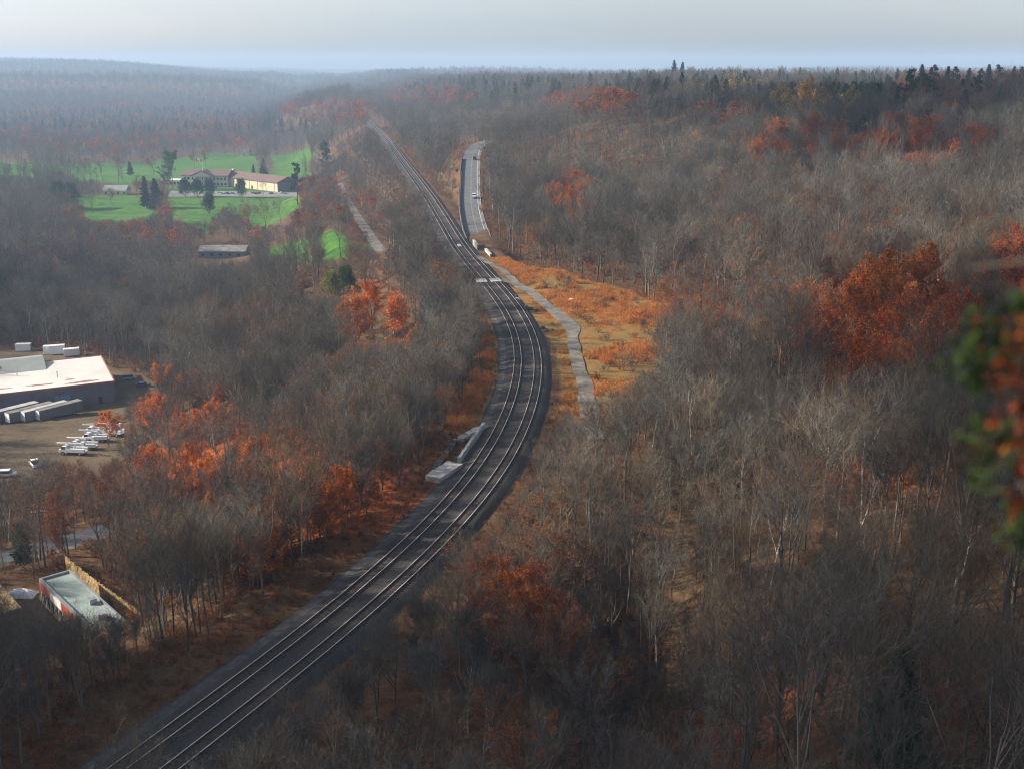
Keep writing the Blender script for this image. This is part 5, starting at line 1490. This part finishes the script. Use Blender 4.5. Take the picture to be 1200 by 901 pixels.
# ---- railway side things
def tpoint(v_want, off):
    i = min(range(len(TL)), key=lambda k: abs(proj(TL[k, 0], TL[k, 1], 0)[1] - v_want) + (1000 if TL[k, 1] < 60 else 0))
    N = frames(TL)[i]; return np.array([TL[i, 0] + N[0] * off, TL[i, 1] + N[1] * off]), math.atan2(N[0], -N[1]) + math.pi
for off, lab in ((-2.1, 'left'), (2.1, 'right')):
    q, a_ = tpoint(329, off)
    t = thing('crossing_panel', f'pale concrete crossing panels laid in the {lab} track', 'level crossing', (q[0], q[1], 0), a_)
    MB().box(-2.6, 2.6, -.64, .64, .16, .31).build('centre_slab', [M['concrete']], t)
    MB().box(-2.6, 2.6, .86, 1.5, .05, .30).build('side_slab', [M['concrete']], t)
    MB().box(-2.6, 2.6, -1.5, -.86, .05, .30).build('side_slab', [M['concrete']], t)
sheetpts = [tpoint(327, 3.2)[0], tpoint(331, 3.2)[0], tpoint(331.5, 9)[0], tpoint(326, 9)[0]]
for v_, off, ln, lab in ((288, 5.6, 11, 'long pale concrete bridge parapet right of the tracks above the underpass'), (288, -.0, 5, 'short white concrete slab between the two tracks')):
    q, a_ = tpoint(v_, off)
    if off: a_ = tpoint(v_, off)[1]
    t = thing('bridge_parapet' if off else 'concrete_slab', lab, 'parapet' if off else 'slab', (q[0], q[1], -.3 if off else 0), a_)
    if off:
        MB().box(-ln / 2, ln / 2, -.3, .3, -1.0, 1.35).build('wall', [M['concrete']], t)
        MB().box(-ln / 2 - .15, ln / 2 + .15, -.42, .42, 1.35, 1.55).build('coping', [M['concrete']], t)
    else:
        bevel(MB().box(-ln / 2, ln / 2, -.55, .55, .0, .35).build('slab_top', [M['roof_white']], t), .05)
q, a_ = tpoint(297, 8.0)
t = thing('bridge_parapet', 'lower pale wall over the mouth of the underpass', 'parapet', (q[0], q[1], -.6), a_)
MB().box(-6, 6, -.3, .3, -1.0, .9).build('wall', [M['concrete']], t)
MB().box(-6.1, 6.1, -.4, .4, .9, 1.05).build('coping', [M['concrete']], t)

def slab_on(name, label, pa, pb, w, h, z, m='concrete', seed=1, cat='concrete slab'):
    a, b = at_z(*pa, z), at_z(*pb, z); L = float(np.linalg.norm((b - a)[:2])); rg = np.random.RandomState(seed)
    n = max(4, int(L / 1.2)); mb = MB()
    th = aim(a, b); V = []; F = []
    k = 5
    for i in range(n + 1):
        for j, (o, hh) in enumerate(((-w / 2, -.5), (-w / 2, h), (0, h), (w / 2, h), (w / 2, -.5))):
            V.append((L * i / n, o + rg.uniform(-.12, .12) * w * .5, hh + (rg.uniform(-.16, .1) * h if hh > 0 else 0)))
    for i in range(n):
        for j in range(4): F.append((i * k + j, i * k + j + 1, (i + 1) * k + j + 1, (i + 1) * k + j))
    F.append(tuple(range(k))[::-1]); F.append(tuple(n * k + j for j in range(k)))
    o = mesh_obj(name, V, F, [M[m]]); o.location = (a[0], a[1], z); o.rotation_euler = (0, 0, th)
    return tag(o, label, cat)
def _sh(p): return (p[0] - 7, p[1] - 1)
slab_on('concrete_slab', 'broad broken pale slab at the near end of the old concrete works', _sh((514, 566)), _sh((541, 549)), 2.8, 1.0, -.6, seed=1)
slab_on('concrete_wall', 'thin pale concrete wall along the right of the old concrete works', _sh((545, 545)), _sh((574, 504)), .55, 1.3, -.6, seed=2)
slab_on('concrete_wall', 'slanting grey concrete wall along the left of the old concrete works', _sh((514, 560)), _sh((542, 520)), 1.0, 1.0, -1.0, 'strip', seed=3)
slab_on('concrete_slab', 'broken rubbly slab at the far end of the old concrete works', _sh((541, 522)), _sh((568, 506)), 1.2, .8, -.8, seed=4)
# rocks along the near rails and rubble by the path
def rock(name, label, u, v, r, m, z=0, seed=0, cat='rock', group=None, flat=.6):
    rg = np.random.RandomState(seed); bm_v = []; bm_f = []
    p = at_z(u, v, z); n, k = 9, 6
    for i in range(k + 1):
        ph = math.pi * i / k
        for j in range(n):
            th = 2 * math.pi * j / n; q = r * rg.uniform(.72, 1.15)
            bm_v.append((q * math.sin(ph) * math.cos(th), q * math.sin(ph) * math.sin(th), q * math.cos(ph) * flat + r * .25))
    for i in range(k):
        for j in range(n): bm_f.append((i * n + j, (i + 1) * n + j, (i + 1) * n + (j + 1) % n, i * n + (j + 1) % n))
    o = mesh_obj(name, bm_v, bm_f, [M[m]]); o.location = (p[0], p[1], zt(p[0], p[1])); return tag(o, label, cat, group)
rock('boulder', 'left of two white boulders lying behind the gravel path', 670, 353, 1.1, 'roof_white', seed=1)
rock('boulder', 'right of two white boulders lying behind the gravel path', 677, 352.5, .9, 'concrete', seed=2)
rock('boulder', 'small white stone on the yellow grass behind the path', 639, 343.5, .4, 'roof_white', seed=3)
for i, (u, v, r, m_) in enumerate(((600, 352, .7, 'concrete'), (606, 350, .9, 'concrete'), (610, 354, .6, 'wood'), (622, 361, .9, 'dark'), (629, 363, .8, 'dark'), (617, 358, .7, 'wood'), (636, 383, .8, 'dark'), (640, 386, .7, 'wood'), (604, 345, .5, 'concrete'))):
    rock('rubble_lump', ('pale stone in the rubble between the tracks and the path' if m_ == 'concrete' else 'dark lump of old timber between the tracks and the path'), u, v, r, m_, seed=10 + i, cat='rubble', group='pale stones by the path' if m_ == 'concrete' else 'dark lumps by the path')

def pole(label, u, v, h, arm=True, m='wood', group='utility poles beside the lanes'):
    p = hit(u, v)
    t = thing('utility_pole', label, 'utility pole', (p[0], p[1], p[2] - .3), rng.uniform(-.3, .3), group)
    MB().tube((0, 0, 0), (0, 0, h), .19, .12, 8).build('pole', [M[m]], t)
    if arm:
        MB().box(-1.2, 1.2, -.07, .07, h - 1.1, h - .95).build('crossarm', [M[m]], t)
        for x in (-1, -.4, .4, 1): MB().tube((x, 0, h - .95), (x, 0, h - .75), .06, .04, 6).build('insulator', [M['cream']], t)
    return t
pole('tall dark utility pole beside the lower valley road', 53, 664, 11)
for u, v, w_ in ((424, 243, 'farthest pale'), (457, 286, 'first pale'), (461.5, 296, 'second pale'), (469, 300, 'third pale'), (473, 297, 'rightmost pale')):
    pole(f'{w_} pole in the line beside the pale lane', u, v, 9.5, m='concrete')
for v_, w_ in ((275, 'lowest'), (250, 'second'), (228, 'third'), (205, 'highest')):
    q, _ = road_point(ROAD, v_, 9.0)
    t = thing('utility_pole', f'{w_} pole up the right side of the climbing road', 'utility pole', (q[0], q[1], zt(q[0], q[1]) - .2), 0, 'poles along the climbing road')
    MB().tube((0, 0, 0), (0, 0, 8.5), .16, .10, 8).build('pole', [M['concrete']], t)
    MB().box(-.8, .8, -.06, .06, 7.8, 7.95).build('crossarm', [M['concrete']], t)
# guard rail on the right edge of the road
gl_ = ROAD[(ROAD[:, 1] > 405) & (ROAD[:, 1] < 575)]
t = thing('guard_rail', 'pale steel guard rail along the right edge of the climbing road', 'guard rail', (0, 0, 0))
ribbon('rail', gl_, [(4.75, .55), (4.70, .68), (4.75, .82), (4.82, .82), (4.82, .55)], [M['steel']], parent=t, closed=True)
Ng = frames(gl_)
for i in range(0, len(gl_), 2):
    q = gl_[i, :2] + Ng[i] * 4.9
    MB().box(q[0] - .07, q[0] + .07, q[1] - .07, q[1] + .07, gl_[i, 2] - .4, gl_[i, 2] + .8).build('post', [M['wood']], t)

# ------------------------------------------------------------------ sapling branch close to the camera, rooted on the cliff top
rg = np.random.RandomState(12)
def limb(a, b, r0, r1, sag=.0, n=7):
    a, b = np.array(a), np.array(b); t_ = np.linspace(0, 1, n)[:, None]
    P = a * (1 - t_) + b * t_ + rg.normal(0, .02, (n, 3)) * (t_ * (1 - t_) * 4); P[:, 2] += sag * (t_[:, 0] * (1 - t_[:, 0])) * 4
    return P
sx, sy = 2.5, 3.6
sz = zt(sx, sy)
t = thing('oak_sapling', 'blurred green and orange leafy branch overhanging close at the right edge', 'sapling', (sx, sy, sz))
tk = Geo(); trunk_ = limb((0, 0, -.2), (-.25, .1, 61.2 - sz), .05, .03)
tk.tubes(trunk_[None], np.array([.05]), np.array([.02]), 8)
brs = []
for z0, (ex, ey, ez) in ((59.3, (-.86, .35, 59.30)), (59.0, (-.75, .25, 58.85)), (59.6, (-.90, .3, 59.45)), (59.7, (-.80, .2, 59.68)), (58.6, (-.72, .3, 58.45)), (59.2, (-.7, .2, 59.08))):
    brs.append(limb((-.2, .05, z0 - sz), (ex, ey, ez - sz), .02, .005, .05))
brs = np.array(brs)
tk.tubes(brs, np.full(len(brs), .014), np.full(len(brs), .004), 5)
o = bpy.data.objects.new('trunk', tk.mesh('sapling_trunk', [M['bark']])); COL.objects.link(o); o.parent = t
LEAFS = [(1128, 400, 'green', 17, .10), (1150, 385, 'green', 14, .09), (1140, 420, 'green', 12, .08), (1122, 440, 'green', 8, .06), (1180, 410, 'orange', 20, .10), (1195, 440, 'orange', 16, .09), (1185, 500, 'orange', 14, .10), (1200, 470, 'orange', 14, .08),
         (1195, 540, 'orange', 10, .08), (1160, 525, 'green', 10, .06), (1135, 500, 'green', 8, .08), (1190, 590, 'orange', 8, .06), (1180, 625, 'green', 11, .07), (1195, 605, 'green', 8, .06), (1150, 560, 'green', 8, .08), (1190, 350, 'green', 7, .05), (1205, 380, 'orange', 12, .06)]
for colr in ('green', 'orange'):
    g = Geo()
    for u, v, c_, n_, sp_ in LEAFS:
        if c_ != colr: continue
        c = at_y(u + 14, v, sy + .25) - np.array([sx, sy, sz])
        P = c + rg.normal(0, sp_ * .7, (n_ * 5, 3))
        g.leaves(P, np.full(n_ * 5, .022), rg, 0, .3, .6)
    o = bpy.data.objects.new('leaves', g.mesh('sapling_leaves_' + colr, [M[colr]])); COL.objects.link(o); o.parent = t
    o['label'] = 'green leaves' if colr == 'green' else 'orange leaves'
    o.color = (.42, .38, .5, 1) if colr == 'green' else (.30, .22, .3, 1)
